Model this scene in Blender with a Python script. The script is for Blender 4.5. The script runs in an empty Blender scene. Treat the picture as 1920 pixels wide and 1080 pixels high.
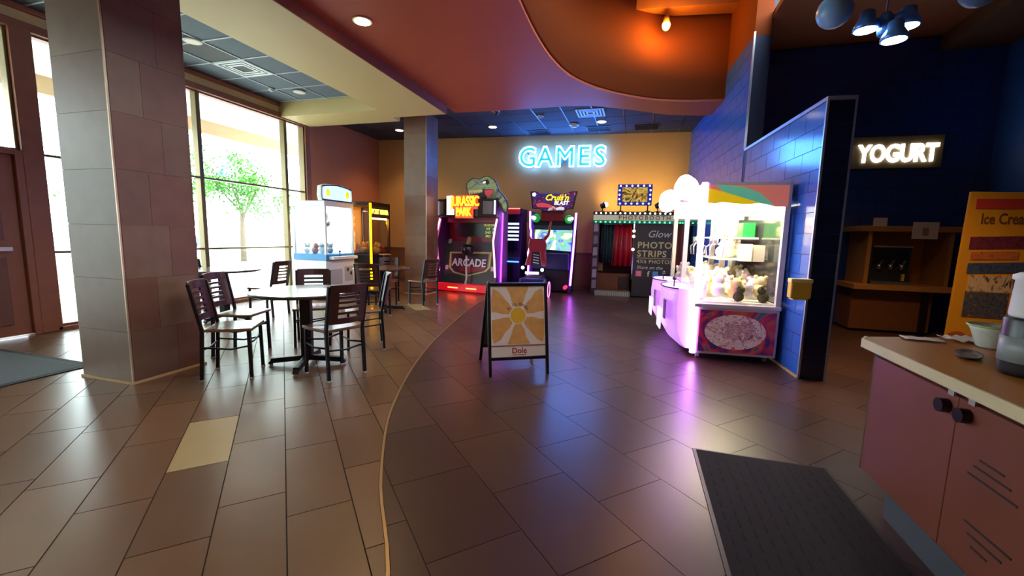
import bpy, math, random
from mathutils import Vector, Matrix
random.seed(7)
S = bpy.context.scene
COL = S.collection
R = math.radians

# ---------------------------------------------------------------- camera, world, sun, exposure
def make_camera():
    yaw, pitch, roll = R(16.3), R(7.05), R(1.3)
    fw = Vector((-math.sin(yaw)*math.cos(pitch), math.cos(yaw)*math.cos(pitch), -math.sin(pitch)))
    r0 = Vector((math.cos(yaw), math.sin(yaw), 0)); u0 = r0.cross(fw)
    r = math.cos(roll)*r0 + math.sin(roll)*u0
    u = -math.sin(roll)*r0 + math.cos(roll)*u0
    cd = bpy.data.cameras.new('camera'); co = bpy.data.objects.new('camera', cd); COL.objects.link(co)
    cd.sensor_width = 36; cd.lens = 36*785/1920; cd.clip_start = .02; cd.clip_end = 300
    b = -fw
    co.matrix_world = Matrix(((r.x, u.x, b.x, 0), (r.y, u.y, b.y, 0), (r.z, u.z, b.z, 1.33), (0, 0, 0, 1)))
    S.camera = co
make_camera()
S.view_settings.view_transform = 'Standard'
S.view_settings.look = 'None'
S.view_settings.gamma = 1
S.view_settings.use_curve_mapping = False
S.view_settings.exposure = 0.0
W = bpy.data.worlds.new('sky'); S.world = W; W.use_nodes = True
bg = W.node_tree.nodes['Background']; bg.inputs[0].default_value = (.86, .94, 1, 1); bg.inputs[1].default_value = 13.0
sd = bpy.data.lights.new('sun', 'SUN'); sd.energy = 9.0; sd.angle = R(2); sd.color = (1, .98, .94)
so = bpy.data.objects.new('sun', sd); COL.objects.link(so); so.rotation_euler = (R(-35), R(-20), 0)

# ---------------------------------------------------------------- materials
def lin(h):
    h = h.lstrip('#'); c = [int(h[i:i+2], 16)/255 for i in (0, 2, 4)]
    return tuple((x/12.92 if x <= .04045 else ((x+.055)/1.055)**2.4) for x in c) + (1,)
MATS = {}
def M(name, hexc='#808080', rough=.5, metal=0, var=.12, scale=6, emit=None, es=0, bump=0, spec=.5, coat=0, alpha=1):
    if name in MATS: return MATS[name]
    m = bpy.data.materials.new(name); m.use_nodes = True
    nt = m.node_tree; p = nt.nodes['Principled BSDF']
    c = lin(hexc)
    p.inputs['Roughness'].default_value = rough; p.inputs['Metallic'].default_value = metal
    p.inputs['Specular IOR Level'].default_value = spec
    p.inputs['Coat Weight'].default_value = coat
    p.inputs['Base Color'].default_value = c
    if var > 0 or bump > 0:
        tc = nt.nodes.new('ShaderNodeTexCoord'); nz = nt.nodes.new('ShaderNodeTexNoise')
        nz.inputs['Scale'].default_value = scale; nz.inputs['Detail'].default_value = 4
        nt.links.new(tc.outputs['Object'], nz.inputs['Vector'])
        if var > 0:
            mx = nt.nodes.new('ShaderNodeMix'); mx.data_type = 'RGBA'
            mx.inputs[6].default_value = tuple(x*(1-var) for x in c[:3])+(1,)
            mx.inputs[7].default_value = tuple(min(1, x*(1+var)) for x in c[:3])+(1,)
            nt.links.new(nz.outputs['Fac'], mx.inputs[0]); nt.links.new(mx.outputs[2], p.inputs['Base Color'])
        if bump > 0:
            b = nt.nodes.new('ShaderNodeBump'); b.inputs['Strength'].default_value = bump; b.inputs['Distance'].default_value = .01
            nt.links.new(nz.outputs['Fac'], b.inputs['Height']); nt.links.new(b.outputs['Normal'], p.inputs['Normal'])
    if emit:
        p.inputs['Emission Color'].default_value = lin(emit); p.inputs['Emission Strength'].default_value = es
    MATS[name] = m
    return m
def glass(name, tint='#ffffff', refl=.9):
    if name in MATS: return MATS[name]
    m = bpy.data.materials.new(name); m.use_nodes = True; nt = m.node_tree
    nt.nodes.remove(nt.nodes['Principled BSDF']); out = nt.nodes['Material Output']
    t = nt.nodes.new('ShaderNodeBsdfTransparent'); t.inputs[0].default_value = lin(tint)
    g = nt.nodes.new('ShaderNodeBsdfGlossy'); g.inputs['Roughness'].default_value = .02
    lw = nt.nodes.new('ShaderNodeLayerWeight'); lw.inputs[0].default_value = .5
    pw = nt.nodes.new('ShaderNodeMath'); pw.operation = 'POWER'; pw.inputs[1].default_value = 4; nt.links.new(lw.outputs['Facing'], pw.inputs[0])
    f = nt.nodes.new('ShaderNodeMath'); f.operation = 'MULTIPLY_ADD'; f.inputs[1].default_value = .55; f.inputs[2].default_value = .03; nt.links.new(pw.outputs[0], f.inputs[0])
    x = nt.nodes.new('ShaderNodeMixShader')
    nt.links.new(f.outputs[0], x.inputs[0]); nt.links.new(t.outputs[0], x.inputs[1]); nt.links.new(g.outputs[0], x.inputs[2])
    nt.links.new(x.outputs[0], out.inputs[0])
    MATS[name] = m; return m
def swirl(name, cols, scale=1.5, emit=0, rough=.35, dist=3, axis='Z'):
    """a printed multi-colour panel: distorted bands through a colour ramp"""
    if name in MATS: return MATS[name]
    m = bpy.data.materials.new(name); m.use_nodes = True; nt = m.node_tree; p = nt.nodes['Principled BSDF']
    tc = nt.nodes.new('ShaderNodeTexCoord'); w = nt.nodes.new('ShaderNodeTexNoise')
    w.inputs['Scale'].default_value = scale; w.inputs['Detail'].default_value = 1; w.inputs['Distortion'].default_value = dist
    r = nt.nodes.new('ShaderNodeValToRGB'); el = r.color_ramp.elements
    n = len(cols)
    while len(el) < n: el.new(.5)
    for i, c in enumerate(cols):
        el[i].position = .3 + .4*i/(n-1); el[i].color = lin(c)
    nt.links.new(tc.outputs['Object'], w.inputs['Vector']); nt.links.new(w.outputs['Fac'], r.inputs[0])
    nt.links.new(r.outputs[0], p.inputs['Base Color']); p.inputs['Roughness'].default_value = rough
    if emit:
        nt.links.new(r.outputs[0], p.inputs['Emission Color']); p.inputs['Emission Strength'].default_value = emit
    MATS[name] = m; return m
def E(name, hexc='#ffffff', s=1): return M(name, hexc, .4, var=0, emit=hexc, es=s)

# ---------------------------------------------------------------- mesh helpers
class B:
    """collects geometry for ONE mesh"""
    def __init__(s): s.v = []; s.f = []; s.sm = []
    def add(s, vs, fs, smooth=False):
        o = len(s.v); s.v += [tuple(v) for v in vs]
        for f in fs: s.f.append(tuple(i+o for i in f)); s.sm.append(smooth)
        return s
    def box(s, x0, x1, y0, y1, z0, z1):
        return s.add([(x0,y0,z0),(x1,y0,z0),(x1,y1,z0),(x0,y1,z0),(x0,y0,z1),(x1,y0,z1),(x1,y1,z1),(x0,y1,z1)],
                     [(3,2,1,0),(4,5,6,7),(0,1,5,4),(1,2,6,5),(2,3,7,6),(3,0,4,7)])
    def prism(s, poly, a, b, plane='xz'):
        """poly extruded between a and b along the third axis"""
        n = len(poly)
        def pt(p, t):
            return (p[0], t, p[1]) if plane == 'xz' else ((p[0], p[1], t) if plane == 'xy' else (t, p[0], p[1]))
        vs = [pt(p, a) for p in poly]+[pt(p, b) for p in poly]
        fs = [tuple(range(n)), tuple(range(2*n-1, n-1, -1))]+[(i, i+n, (i+1) % n+n, (i+1) % n) for i in range(n)]
        return s.add(vs, fs)
    def bar(s, p, q, w, h=None):
        """rectangular bar between two points"""
        p, q = Vector(p), Vector(q); d = (q-p).normalized(); h = h or w
        up = Vector((0, 0, 1)) if abs(d.z) < .9 else Vector((0, 1, 0))
        a = d.cross(up).normalized()*(w/2); c = a.normalized().cross(d).normalized()*(h/2)
        vs = [p-a-c, p+a-c, p+a+c, p-a+c, q-a-c, q+a-c, q+a+c, q-a+c]
        return s.add(vs, [(3,2,1,0),(4,5,6,7),(0,1,5,4),(1,2,6,5),(2,3,7,6),(3,0,4,7)])
    def tube(s, pts, r, n=8, caps=True):
        pts = [Vector(p) for p in pts]; rings = []; rs = r if isinstance(r, (list, tuple)) else [r]*len(pts)
        prev = None
        for i, p in enumerate(pts):
            d = (pts[min(i+1, len(pts)-1)]-pts[max(i-1, 0)]).normalized()
            if prev is None:
                up = Vector((0, 0, 1)) if abs(d.z) < .9 else Vector((1, 0, 0))
                a = d.cross(up).normalized()
            else:
                a = (prev-d*prev.dot(d)).normalized()
            prev = a; b = d.cross(a)
            rings.append([p+(a*math.cos(t)+b*math.sin(t))*rs[i] for t in [2*math.pi*k/n for k in range(n)]])
        o = len(s.v); s.add([v for g in rings for v in g], [])
        for i in range(len(pts)-1):
            for k in range(n):
                s.f.append((o+i*n+k, o+i*n+(k+1) % n, o+(i+1)*n+(k+1) % n, o+(i+1)*n+k)); s.sm.append(True)
        if caps:
            s.f.append(tuple(o+k for k in range(n-1, -1, -1))); s.sm.append(False)
            s.f.append(tuple(o+(len(pts)-1)*n+k for k in range(n))); s.sm.append(False)
        return s
    def lathe(s, prof, c=(0, 0, 0), n=24, smooth=True):
        """(r, z) profile about the z axis"""
        o = len(s.v); c = Vector(c)
        for r, z in prof:
            for k in range(n):
                t = 2*math.pi*k/n; s.v.append((c.x+r*math.cos(t), c.y+r*math.sin(t), c.z+z))
        for i in range(len(prof)-1):
            for k in range(n):
                s.f.append((o+i*n+k, o+i*n+(k+1) % n, o+(i+1)*n+(k+1) % n, o+(i+1)*n+k)); s.sm.append(smooth)
        s.f.append(tuple(o+k for k in range(n-1, -1, -1))); s.sm.append(False)
        s.f.append(tuple(o+(len(prof)-1)*n+k for k in range(n))); s.sm.append(False)
        return s
    def ball(s, c, r, n=12, sq=(1, 1, 1)):
        c = Vector(c); m = n//2+1; o = len(s.v)
        s.v.append((c.x, c.y, c.z-r*sq[2]))
        for i in range(1, m):
            a = -math.pi/2+math.pi*i/m
            for k in range(n):
                t = 2*math.pi*k/n
                s.v.append((c.x+r*sq[0]*math.cos(a)*math.cos(t), c.y+r*sq[1]*math.cos(a)*math.sin(t), c.z+r*sq[2]*math.sin(a)))
        s.v.append((c.x, c.y, c.z+r*sq[2])); top = len(s.v)-1
        for k in range(n):
            s.f.append((o, o+1+(k+1) % n, o+1+k)); s.sm.append(True)
            s.f.append((top, o+1+(m-2)*n+k, o+1+(m-2)*n+(k+1) % n)); s.sm.append(True)
        for i in range(m-2):
            for k in range(n):
                s.f.append((o+1+i*n+k, o+1+i*n+(k+1) % n, o+1+(i+1)*n+(k+1) % n, o+1+(i+1)*n+k)); s.sm.append(True)
        return s
    def disc(s, c, r, t, plane='xz', n=20, sy=1):
        """short cylinder; axis is the third axis of the plane"""
        poly = [(r*math.cos(2*math.pi*k/n), r*sy*math.sin(2*math.pi*k/n)) for k in range(n)]
        cx, cy, cz = c
        if plane == 'xz': return s.prism([(cx+a, cz+b) for a, b in poly], cy, cy+t, 'xz')
        if plane == 'xy': return s.prism([(cx+a, cy+b) for a, b in poly], cz, cz+t, 'xy')
        return s.prism([(cy+a, cz+b) for a, b in poly], cx, cx+t, 'yz')
    def mesh(s, name):
        me = bpy.data.meshes.new(name); me.from_pydata(s.v, [], s.f); me.validate()
        if len(me.polygons) == len(s.sm): me.polygons.foreach_set('use_smooth', s.sm)
        # make normals consistent
        import bmesh
        bm = bmesh.new(); bm.from_mesh(me); bmesh.ops.recalc_face_normals(bm, faces=bm.faces); bm.to_mesh(me); bm.free()
        return me
def link(name, data, mat=None, parent=None, loc=None, rot=None):
    o = bpy.data.objects.new(name, data); COL.objects.link(o)
    if mat is not None and data is not None and len(data.materials) == 0: data.materials.append(mat)
    if parent is not None: o.parent = parent
    if loc is not None: o.location = loc
    if rot is not None: o.rotation_euler = rot
    return o
def P(name, b, mat, parent=None, bev=0, loc=None, rot=None, label=None):
    o = link(name, b.mesh(name), mat, parent, loc, rot)
    if bev:
        md = o.modifiers.new('bevel', 'BEVEL'); md.width = bev; md.segments = 2; md.limit_method = 'ANGLE'
    if label: o['label'] = label
    return o
def tag(o, label, cat, group=None):
    o['label'] = label; o['category'] = cat
    if group: o['group'] = group
    return o
def thing(name, label, cat, loc=(0, 0, 0), rz=0, group=None):
    o = link(name, None, None, None, loc, (0, 0, rz)); o.empty_display_size = .2
    return tag(o, label, cat, group)
def struct(o):
    o['kind'] = 'structure'; return o
def text(name, body, size, mat, parent, loc, rot=(math.pi/2, 0, 0), ext=.004, off=0, align='CENTER', bevel=0, fill=True, sx=1, shear=0, space=1):
    c = bpy.data.curves.new(name, 'FONT'); c.body = body; c.size = size; c.extrude = ext; c.offset = off
    c.align_x = align; c.align_y = 'CENTER'; c.shear = shear; c.space_character = space; c.resolution_u = 3
    if bevel: c.bevel_depth = bevel; c.bevel_resolution = 2
    if not fill: c.fill_mode = 'NONE'; c.extrude = 0
    t = bpy.data.objects.new(name+'_src', c); COL.objects.link(t)
    bpy.context.view_layer.update()
    me = bpy.data.meshes.new_from_object(t.evaluated_get(bpy.context.evaluated_depsgraph_get()))
    bpy.data.objects.remove(t); bpy.data.curves.remove(c)
    me.name = name; me.materials.clear()
    o = link(name, me, mat, parent, loc, rot); o.scale = (sx, 1, 1)
    return o
def copy_tree(o, parent=None):
    c = o.copy(); COL.objects.link(c); c.parent = parent
    for ch in [x for x in KIDS.get(o.name, [])]: copy_tree(ch, c)
    return c
KIDS = {}
def index_kids(o):
    KIDS[o.name] = [x for x in bpy.data.objects if x.parent == o]
    for k in KIDS[o.name]: index_kids(k)
def light(name, kind, energy, color, parent, loc, rot=(0, 0, 0), **kw):
    d = bpy.data.lights.new(name, kind); d.energy = energy; d.color = color
    for k, v in kw.items(): setattr(d, k, v)
    o = link(name, d, None, parent, loc, rot); return o
def lin3(h): return lin(h)[:3]

SK = math.atan2(.48, 6.25)          # the games bay is turned a little from the window wall
def backy(x): return 11.1+.077*(x-1.13)

# ================================================================ SETTING
# ---- floor -----------------------------------------------------
grout = M('grout', '#33271f', .7, var=.1)
floor = struct(P('floor', B().box(-7.15, 5.3, -3.2, 11.4, -.12, -.006), grout))
CP = [(-3.2, -.55), (.3, -.55), (.9, -.68), (1.3, -.86), (1.85, -1.26), (2.7, -1.73), (4.07, -2.22), (5.6, -2.58), (7.24, -2.89), (7.9, -2.96), (8.5, -3.0), (8.9, -2.9), (11.4, -2.7)]
def curve_x(y):
    for k in range(len(CP)-1):
        if CP[k][0] <= y <= CP[k+1][0]:
            p0 = CP[max(k-1, 0)]; p1 = CP[k]; p2 = CP[k+1]; p3 = CP[min(k+2, len(CP)-1)]
            h = p2[0]-p1[0]; t = (y-p1[0])/h
            m1 = (p2[1]-p0[1])/max(p2[0]-p0[0], 1e-6)*h; m2 = (p3[1]-p1[1])/max(p3[0]-p1[0], 1e-6)*h
            return (2*t**3-3*t*t+1)*p1[1]+(t**3-2*t*t+t)*m1+(-2*t**3+3*t*t)*p2[1]+(t**3-t*t)*m2
    return CP[0][1] if y < CP[0][0] else CP[-1][1]
def clip_poly(poly, inside, bound_pts):
    pts = []
    n = len(poly)
    for i in range(n):
        a, b = Vector(poly[i]), Vector(poly[(i+1) % n]); k = max(1, int((b-a).length/.012))
        pts += [a+(b-a)*j/k for j in range(k)]
    ins = [inside(p) for p in pts]
    if all(ins): return [tuple(p) for p in poly]
    if not any(ins): return None
    # rotate so that we start at the first inside point after an outside one
    N = len(pts); s = next(i for i in range(N) if ins[i] and not ins[i-1])
    seq = [pts[(s+i) % N] for i in range(N)]; sin = [ins[(s+i) % N] for i in range(N)]
    out = []; i = 0
    while i < N:
        if sin[i]:
            out.append(seq[i]); i += 1
        else:
            j = i
            while j < N and not sin[j]: j += 1
            a, b = seq[i-1], seq[j % N]
            out += bound_pts(a, b); i = j
    res = []
    for k, p in enumerate(out):            # drop collinear points
        a, b = out[k-1], out[(k+1) % len(out)]
        if abs((p-a).cross(b-p)) > 1e-6: res.append(p)
    return [tuple(p) for p in res] if len(res) > 2 else None
def clip_rect(poly, x0, x1, y0, y1):
    def cut(pl, f, inter):
        r = []
        for i in range(len(pl)):
            a, b = pl[i-1], pl[i]; fa, fb = f(a), f(b)
            if (fa < 0) != (fb < 0):
                t = fa/(fa-fb); r.append((a[0]+(b[0]-a[0])*t, a[1]+(b[1]-a[1])*t))
            if fb >= 0: r.append(b)
        return r
    for f in (lambda p: p[0]-x0, lambda p: x1-p[0], lambda p: p[1]-y0, lambda p: y1-p[1]):
        poly = cut(poly, f, None)
        if len(poly) < 3: return None
    return poly
def in_view(poly):
    cx = sum(p[0] for p in poly)/len(poly); cy = sum(p[1] for p in poly)/len(poly)
    yaw = R(16.3); f = -cx*math.sin(yaw)+cy*math.cos(yaw); l = cx*math.cos(yaw)+cy*math.sin(yaw)
    return f > .95 and abs(l)/f < 1.5
s2 = math.sqrt(.5)
def uv2xy(u, v): return ((u-v)*s2, (u+v)*s2)
def lay_tiles(name, mats, w, length, u0, phase, side, pale=None, g=.003):
    rest = B(); k = 0
    for i in range(-40, 60):
        ua = u0+i*w
        ph = phase(i)
        for j in range(-14, 26):
            va = ph+j*length
            poly = [uv2xy(ua+g, va+g), uv2xy(ua+w-g, va+g), uv2xy(ua+w-g, va+length-g), uv2xy(ua+g, va+length-g)]
            q = clip_rect(poly, -7.0, 5.2, -3.1, 11.3)
            if not q: continue
            e = .012
            if side < 0: q = clip_poly(q, lambda p: p[0] < curve_x(p[1])-e, lambda a, b: [Vector((curve_x(a.y+(b.y-a.y)*t/8)-e, a.y+(b.y-a.y)*t/8)) for t in range(9)])
            else: q = clip_poly(q, lambda p: p[0] > curve_x(p[1])+e, lambda a, b: [Vector((curve_x(a.y+(b.y-a.y)*t/8)+e, a.y+(b.y-a.y)*t/8)) for t in range(9)])
            if not q: continue
            if not in_view(q):
                rest.prism(q, -.006, 0, 'xy'); continue
            k += 1
            cx = sum(p[0] for p in q)/len(q); cy = sum(p[1] for p in q)/len(q)
            b = B().prism([(p[0]-cx, p[1]-cy) for p in q], -.006, 0, 'xy')
            mt = mats[(i*7+j*3+(i*j) % 5) % len(mats)]
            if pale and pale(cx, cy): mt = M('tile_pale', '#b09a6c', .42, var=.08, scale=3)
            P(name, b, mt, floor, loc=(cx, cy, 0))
    o = P(name+'_field', rest, mats[0], floor); o['kind'] = 'stuff'
    return k
tl = [M('tile_brown_%d' % i, c, .30, var=.16, scale=4, bump=.04, spec=.5) for i, c in enumerate(['#73543c', '#6b4e38', '#785840'])]
td = [M('tile_dark_%d' % i, c, .32, var=.18, scale=4, bump=.05, spec=.5) for i, c in enumerate(['#4a332b', '#452f28', '#4f372e'])]
LPH = {-2: 2.093, -1: 2.305, 0: 2.086, -3: 2.545, -4: 2.2, 1: 2.4}
n1 = lay_tiles('light_tile', tl, .29, .69, -.035, lambda i: LPH.get(i, 2.09+.23*(i % 3)), -1,
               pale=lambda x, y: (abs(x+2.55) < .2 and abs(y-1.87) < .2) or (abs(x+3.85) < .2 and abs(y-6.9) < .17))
n2 = lay_tiles('dark_tile', td, .45, .60, 1.358, lambda i: 1.515+.3*(i % 2), 1, g=.0018)
b = B(); ys = [-3+.12*k for k in range(118)]
ring = [(curve_x(y), y) for y in ys]
poly = [(x-.009, y) for x, y in ring]+[(x+.009, y) for x, y in reversed(ring)]
for i in range(len(ring)-1):
    b.prism([(ring[i][0]-.009, ring[i][1]), (ring[i][0]+.009, ring[i][1]), (ring[i+1][0]+.009, ring[i+1][1]), (ring[i+1][0]-.009, ring[i+1][1])], -.006, .002, 'xy')
P('edge_strip', b, M('brass_strip', '#b59a72', .35, .7), floor, label='pale metal strip curving between the two floors')

# ---- paints ----------------------------------------------------
cream = M('paint_cream', '#cdb983', .6, var=.05, scale=2)
red = M('paint_terracotta', '#ad4f30', .55, var=.07, scale=2)
orange = M('paint_orange', '#7d3a14', .85, var=.08, scale=2, spec=.2)
mustard = M('paint_mustard', '#bb9058', .6, var=.07, scale=1.5)
rust = M('paint_rust', '#b87145', .6, var=.07, scale=1.5)
brownp = M('paint_brown', '#5f3a26', .5, var=.1)
wood = M('frame_wood', '#8c5339', .42, var=.18, scale=9)
bronze = M('mullion_bronze', '#6e5f3e', .35, .5, var=.08)
darkceil = M('ceiling_black', '#23222a', .75, var=.12)
blue = M('paint_blue', '#173a78', .4, var=.08)
whitep = M('white_metal', '#d9dde0', .4, var=.03)

# ---- window wall -----------------------------------------------
wl = struct(P('wall_left', B().box(-7.2, -7.02, -3.2, 11.2, 3.66, 5.4), cream))
P('wall_panel', B().box(-7.2, -7.012, 7.80, 10.62, 0, 3.95), rust, wl)
P('rail', B().box(-7.02, -6.985, 7.85, 10.48, .88, .95), brownp, wl, bev=.006)
P('wainscot', B().box(-7.02, -7.005, 7.85, 10.48, .0, .88), M('wainscot_brown', '#7a4a26', .5, var=.12), wl)
P('baseboard', B().box(-7.02, -6.995, 7.85, 10.48, .0, .1), brownp, wl)
gl = glass('window_glass', '#f4fbf8')
def window(n, y0, y1, zs, ml=True):
    w = struct(link('window_%d' % n, None, None, None, (-7.1, 0, 0)))
    P('jamb', B().box(-.05, .07, y0, y0+.035, zs[0], zs[-1]), bronze if n > 1 else wood, w, bev=.006)
    P('jamb', B().box(-.05, .07, y1-.035, y1, zs[0], zs[-1]), bronze, w, bev=.006)
    for k, z in enumerate(zs):
        h = .03 if 0 < k < len(zs)-1 else .045
        P('transom' if 0 < k < len(zs)-1 else 'rail', B().box(-.045, .06, y0+.035, y1-.035, z-h*.5, z+h*.5), bronze if 0 < k < len(zs)-1 else wood, w)
    for k in range(len(zs)-1):
        P('pane', B().box(-.004, .004, y0+.032, y1-.032, zs[k]+.01, zs[k+1]-.01), gl, w)
    return w
Z4 = [.06, 1.0, 2.19, 3.58]
window(1, 3.42, 3.86, Z4); window(2, 3.86, 5.42, Z4); window(3, 5.42, 7.22, Z4); window(4, 7.22, 7.74, Z4)
window(7, .2, 1.6, Z4); window(5, 2.62, 3.24, [2.2, 3.58]); window(6, 1.65, 2.62, [2.2, 3.58])  # first one is out of view, added to daylight the column front and floor
P('post', B().box(-7.2, -6.98, 3.235, 3.43, 0, 3.6), wood, wl, bev=.01)
P('post', B().box(-7.2, -6.98, 1.6, 1.72, 0, 3.6), wood, wl, bev=.01)
P('post', B().box(-7.2, -6.99, 7.73, 7.86, 0, 3.66), wood, wl, bev=.01)
P('sill', B().box(-7.2, -6.98, 3.39, 7.74, 0, .05), wood, wl)
P('sill', B().box(-7.2, -6.98, .2, 1.58, 0, .05), wood, wl)
P('wall_panel', B().box(-7.2, -7.02, -3.2, .2, 0, 3.66), rust, wl)
P('head', B().box(-7.2, -6.97, -3.2, 7.80, 3.58, 3.68), wood, wl, bev=.01)
P('head', B().box(-7.19, -6.96, 1.6, 7.06, 3.80, 3.86), wood, wl, bev=.01)
d = struct(link('door_1', None, None, None, (-7.06, 1.785, 0)))
P('leaf', B().box(-.03, .03, 0, 1.38, .02, 2.14), wood, d, bev=.006)
P('frame', B().box(-.08, .08, -.07, 0, 0, 2.2).box(-.08, .08, 1.38, 1.45, 0, 2.2).box(-.08, .08, 0, 1.38, 2.14, 2.2), wood, d, bev=.006)
P('panel', B().box(.03, .045, .15, 1.23, 1.15, 1.95), M('door_panel', '#6c4330', .4, var=.15, scale=8), d, bev=.008)
P('panel', B().box(.03, .045, .15, 1.23, .15, .95), M('door_panel'), d, bev=.008)
P('push_bar', B().box(.045, .08, .1, 1.28, 1.02, 1.08), M('steel', '#a9a9a6', .3, .9, var=.04), d, bev=.01)

# ---- back wall, right wall, others -----------------------------
wb = struct(P('wall_back', B().prism([(-7.2, backy(-7.2)), (1.4, backy(1.4)), (1.4, backy(1.4)+.2), (-7.2, backy(-7.2)+.2)], 0, 5.4, 'xy'), mustard))
def on_back(x0, x1, t, z0, z1):
    return B().prism([(x0, backy(x0)-t), (x1, backy(x1)-t), (x1, backy(x1)+.01), (x0, backy(x0)+.01)], z0, z1, 'xy')
P('wainscot', on_back(-7.0, 1.13, .012, 0, .88), M('wainscot_brown'), wb)
P('rail', on_back(-7.0, 1.13, .035, .88, .95), brownp, wb)
P('baseboard', on_back(-7.0, 1.13, .02, 0, .1), brownp, wb)
struct(P('wall_rear', B().box(-7.2, 5.3, -3.4, -3.2, 0, 5.4), mustard))
struct(P('wall_side', B().box(4.95, 5.15, -3.2, 8.4, 0, 5.4), blue))

# blue tiled partition between games and frozen yogurt
btile = M('tile_blue', '#3564c4', .14, var=.16, scale=3, spec=.6)
bgrout = M('grout_blue', '#16294f', .6, var=.05)
trimm = M('trim_aluminium', '#b9c4d6', .3, .8, var=.04)
TILE = B().box(-.006, 0, .003, .397, .003, .197).mesh('tile'); TILE.materials.append(btile)
HALF = B().box(-.006, 0, .003, .197, .003, .197).mesh('tile'); HALF.materials.append(btile)
def tile_face(parent, length, z0, z1, loc=(0, 0, 0), rot=0, mesh=TILE, step=.4, half=HALF, end=None):
    rows = int(round((z1-z0)/.2)); 
    for r in range(rows):
        y = 0.0; k = 0
        while y < length-.05:
            m = mesh
            w = step
            if (r % 2 and k == 0) or (length-y < step*.9 and length-y > step*.4):
                m = half; w = step/2
            if length-y < step*.4: break
            t = link('tile', m, None, parent)
            v = Matrix.Rotation(rot, 3, 'Z') @ Vector((0, y, 0))
            t.location = (loc[0]+v.x, loc[1]+v.y, z0+r*.2); t.rotation_euler = (0, 0, rot)
            y += w; k += 1
wp = struct(link('wall_partition', None, None, None, (1.61, 4.65, 0), (0, 0, SK)))
P('core', B().box(0, .22, 0, 2.32, 0, 2.63), bgrout, wp)
tile_face(wp, 2.3, .02, 2.62)
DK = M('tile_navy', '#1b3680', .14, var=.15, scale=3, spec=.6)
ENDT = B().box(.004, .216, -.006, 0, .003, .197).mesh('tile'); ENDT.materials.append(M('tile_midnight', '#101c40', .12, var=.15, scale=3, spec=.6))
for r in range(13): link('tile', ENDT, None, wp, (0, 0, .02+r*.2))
P('edge_trim', B().box(-.014, .008, -.014, .008, 0, 2.66), trimm, wp, bev=.003)
P('edge_trim', B().box(.215, .232, -.012, .008, 0, 2.66), trimm, wp)
P('edge_trim', B().box(-.014, .006, .008, 2.3, 2.625, 2.66), trimm, wp)
P('edge_trim', B().box(.008, .215, -.012, .008, 2.625, 2.66), trimm, wp)
P('cap', B().box(.006, .226, .008, 2.3, 2.63, 2.655), bgrout, wp)
P('base_strip', B().box(-.02, 0, 0, 2.3, 0, .02), M('base_cream', '#c9a878', .5), wp)
wg = struct(link('wall_games', None, None, None, (1.61, 4.65, 0), (0, 0, SK)))
P('core', B().box(0, .22, 2.32, 6.6, 0, 4.2), bgrout, wg)
tile_face(wg, 4.2, 0, 4.2, loc=(0, 2.33, 0))
P('edge_trim', B().box(-.014, .01, 2.3, 2.33, 2.66, 4.25), trimm, wg)
P('upper_wall', B().box(0, .22, 2.32, 6.6, 4.2, 5.4), orange, wg)

# frozen yogurt back wall
wy = struct(link('wall_yogurt', None, None, None, (5.0, 8.1, 0), (0, 0, 0)))
P('core', B().box(-3.52, 0, 0, .2, 0, 5.4), M('grout_navy', '#0a1226', .6, var=.05), wy)
NAVY = B().box(-.006, 0, .003, .397, .003, .197).mesh('tile'); NAVY.materials.append(DK)
NAVH = B().box(-.006, 0, .003, .197, .003, .197).mesh('tile'); NAVH.materials.append(DK)
tile_face(wy, 3.45, .0, 4.4, loc=(0, 0, 0), rot=math.pi/2, mesh=NAVY, half=NAVH)

# ---- ceilings --------------------------------------------------
cs = struct(P('ceiling', B().box(-4.75, -3.6, -3.2, 7.58, 3.6, 3.92).box(-7.02, -4.75, 7.06, 7.85, 3.6, 3.92), cream))
P('fascia', B().box(-3.6, -3.585, -3.2, 7.58, 3.6, 3.78), M('paint_fascia', '#8a4326', .55, var=.06), cs)
P('fascia', B().box(-4.75, -3.585, 7.58, 7.595, 3.6, 3.92), M('paint_fascia'), cs)
# recessed grid ceiling over the tables
cg = struct(P('ceiling_grid', B().box(-7.02, -4.75, -3.2, 7.06, 3.90, 3.95), M('plenum', '#30353c', .8)))
gt = M('ceiling_tile_slate', '#5d6b78', .85, var=.15, scale=30, bump=.1)
CT = B().box(.012, .588, .012, .588, 0, .012).mesh('ceiling_tile'); CT.materials.append(gt)
CTd = B().box(.012, .588, .012, .588, 0, .012).mesh('return_grille'); CTd.materials.append(M('grille_dark', '#30343a', .7, var=.2, scale=60))
GX = [-7.02+.6*k for k in range(4)]; GY = [7.0-.6*k for k in range(1, 13)]
for gx in GX:
    for gy in GY:
        w_ = .6 if gx < -5.3 else .46
        special = abs(gx+6.42) < .05 and abs(gy-4.6) < .05
        if abs(gx+6.42) < .05 and abs(gy-5.2) < .05: continue
        t = link('return_grille' if special else 'ceiling_tile', CTd if special else CT, None, cg, (gx, gy, 3.872))
        if w_ < .6: t.scale = (.78, 1, 1)
tb = M('tbar', '#9fb0bb', .5, var=.03)
for gx in GX[1:]: P('grid_bar', B().box(gx-.012, gx+.012, -.3, 7.06, 3.86, 3.885), tb, cg)
for gy in GY[:-1]+[7.0]: P('grid_bar', B().box(-7.0, -4.76, gy-.012, gy+.012, 3.862, 3.884), tb, cg)
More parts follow.
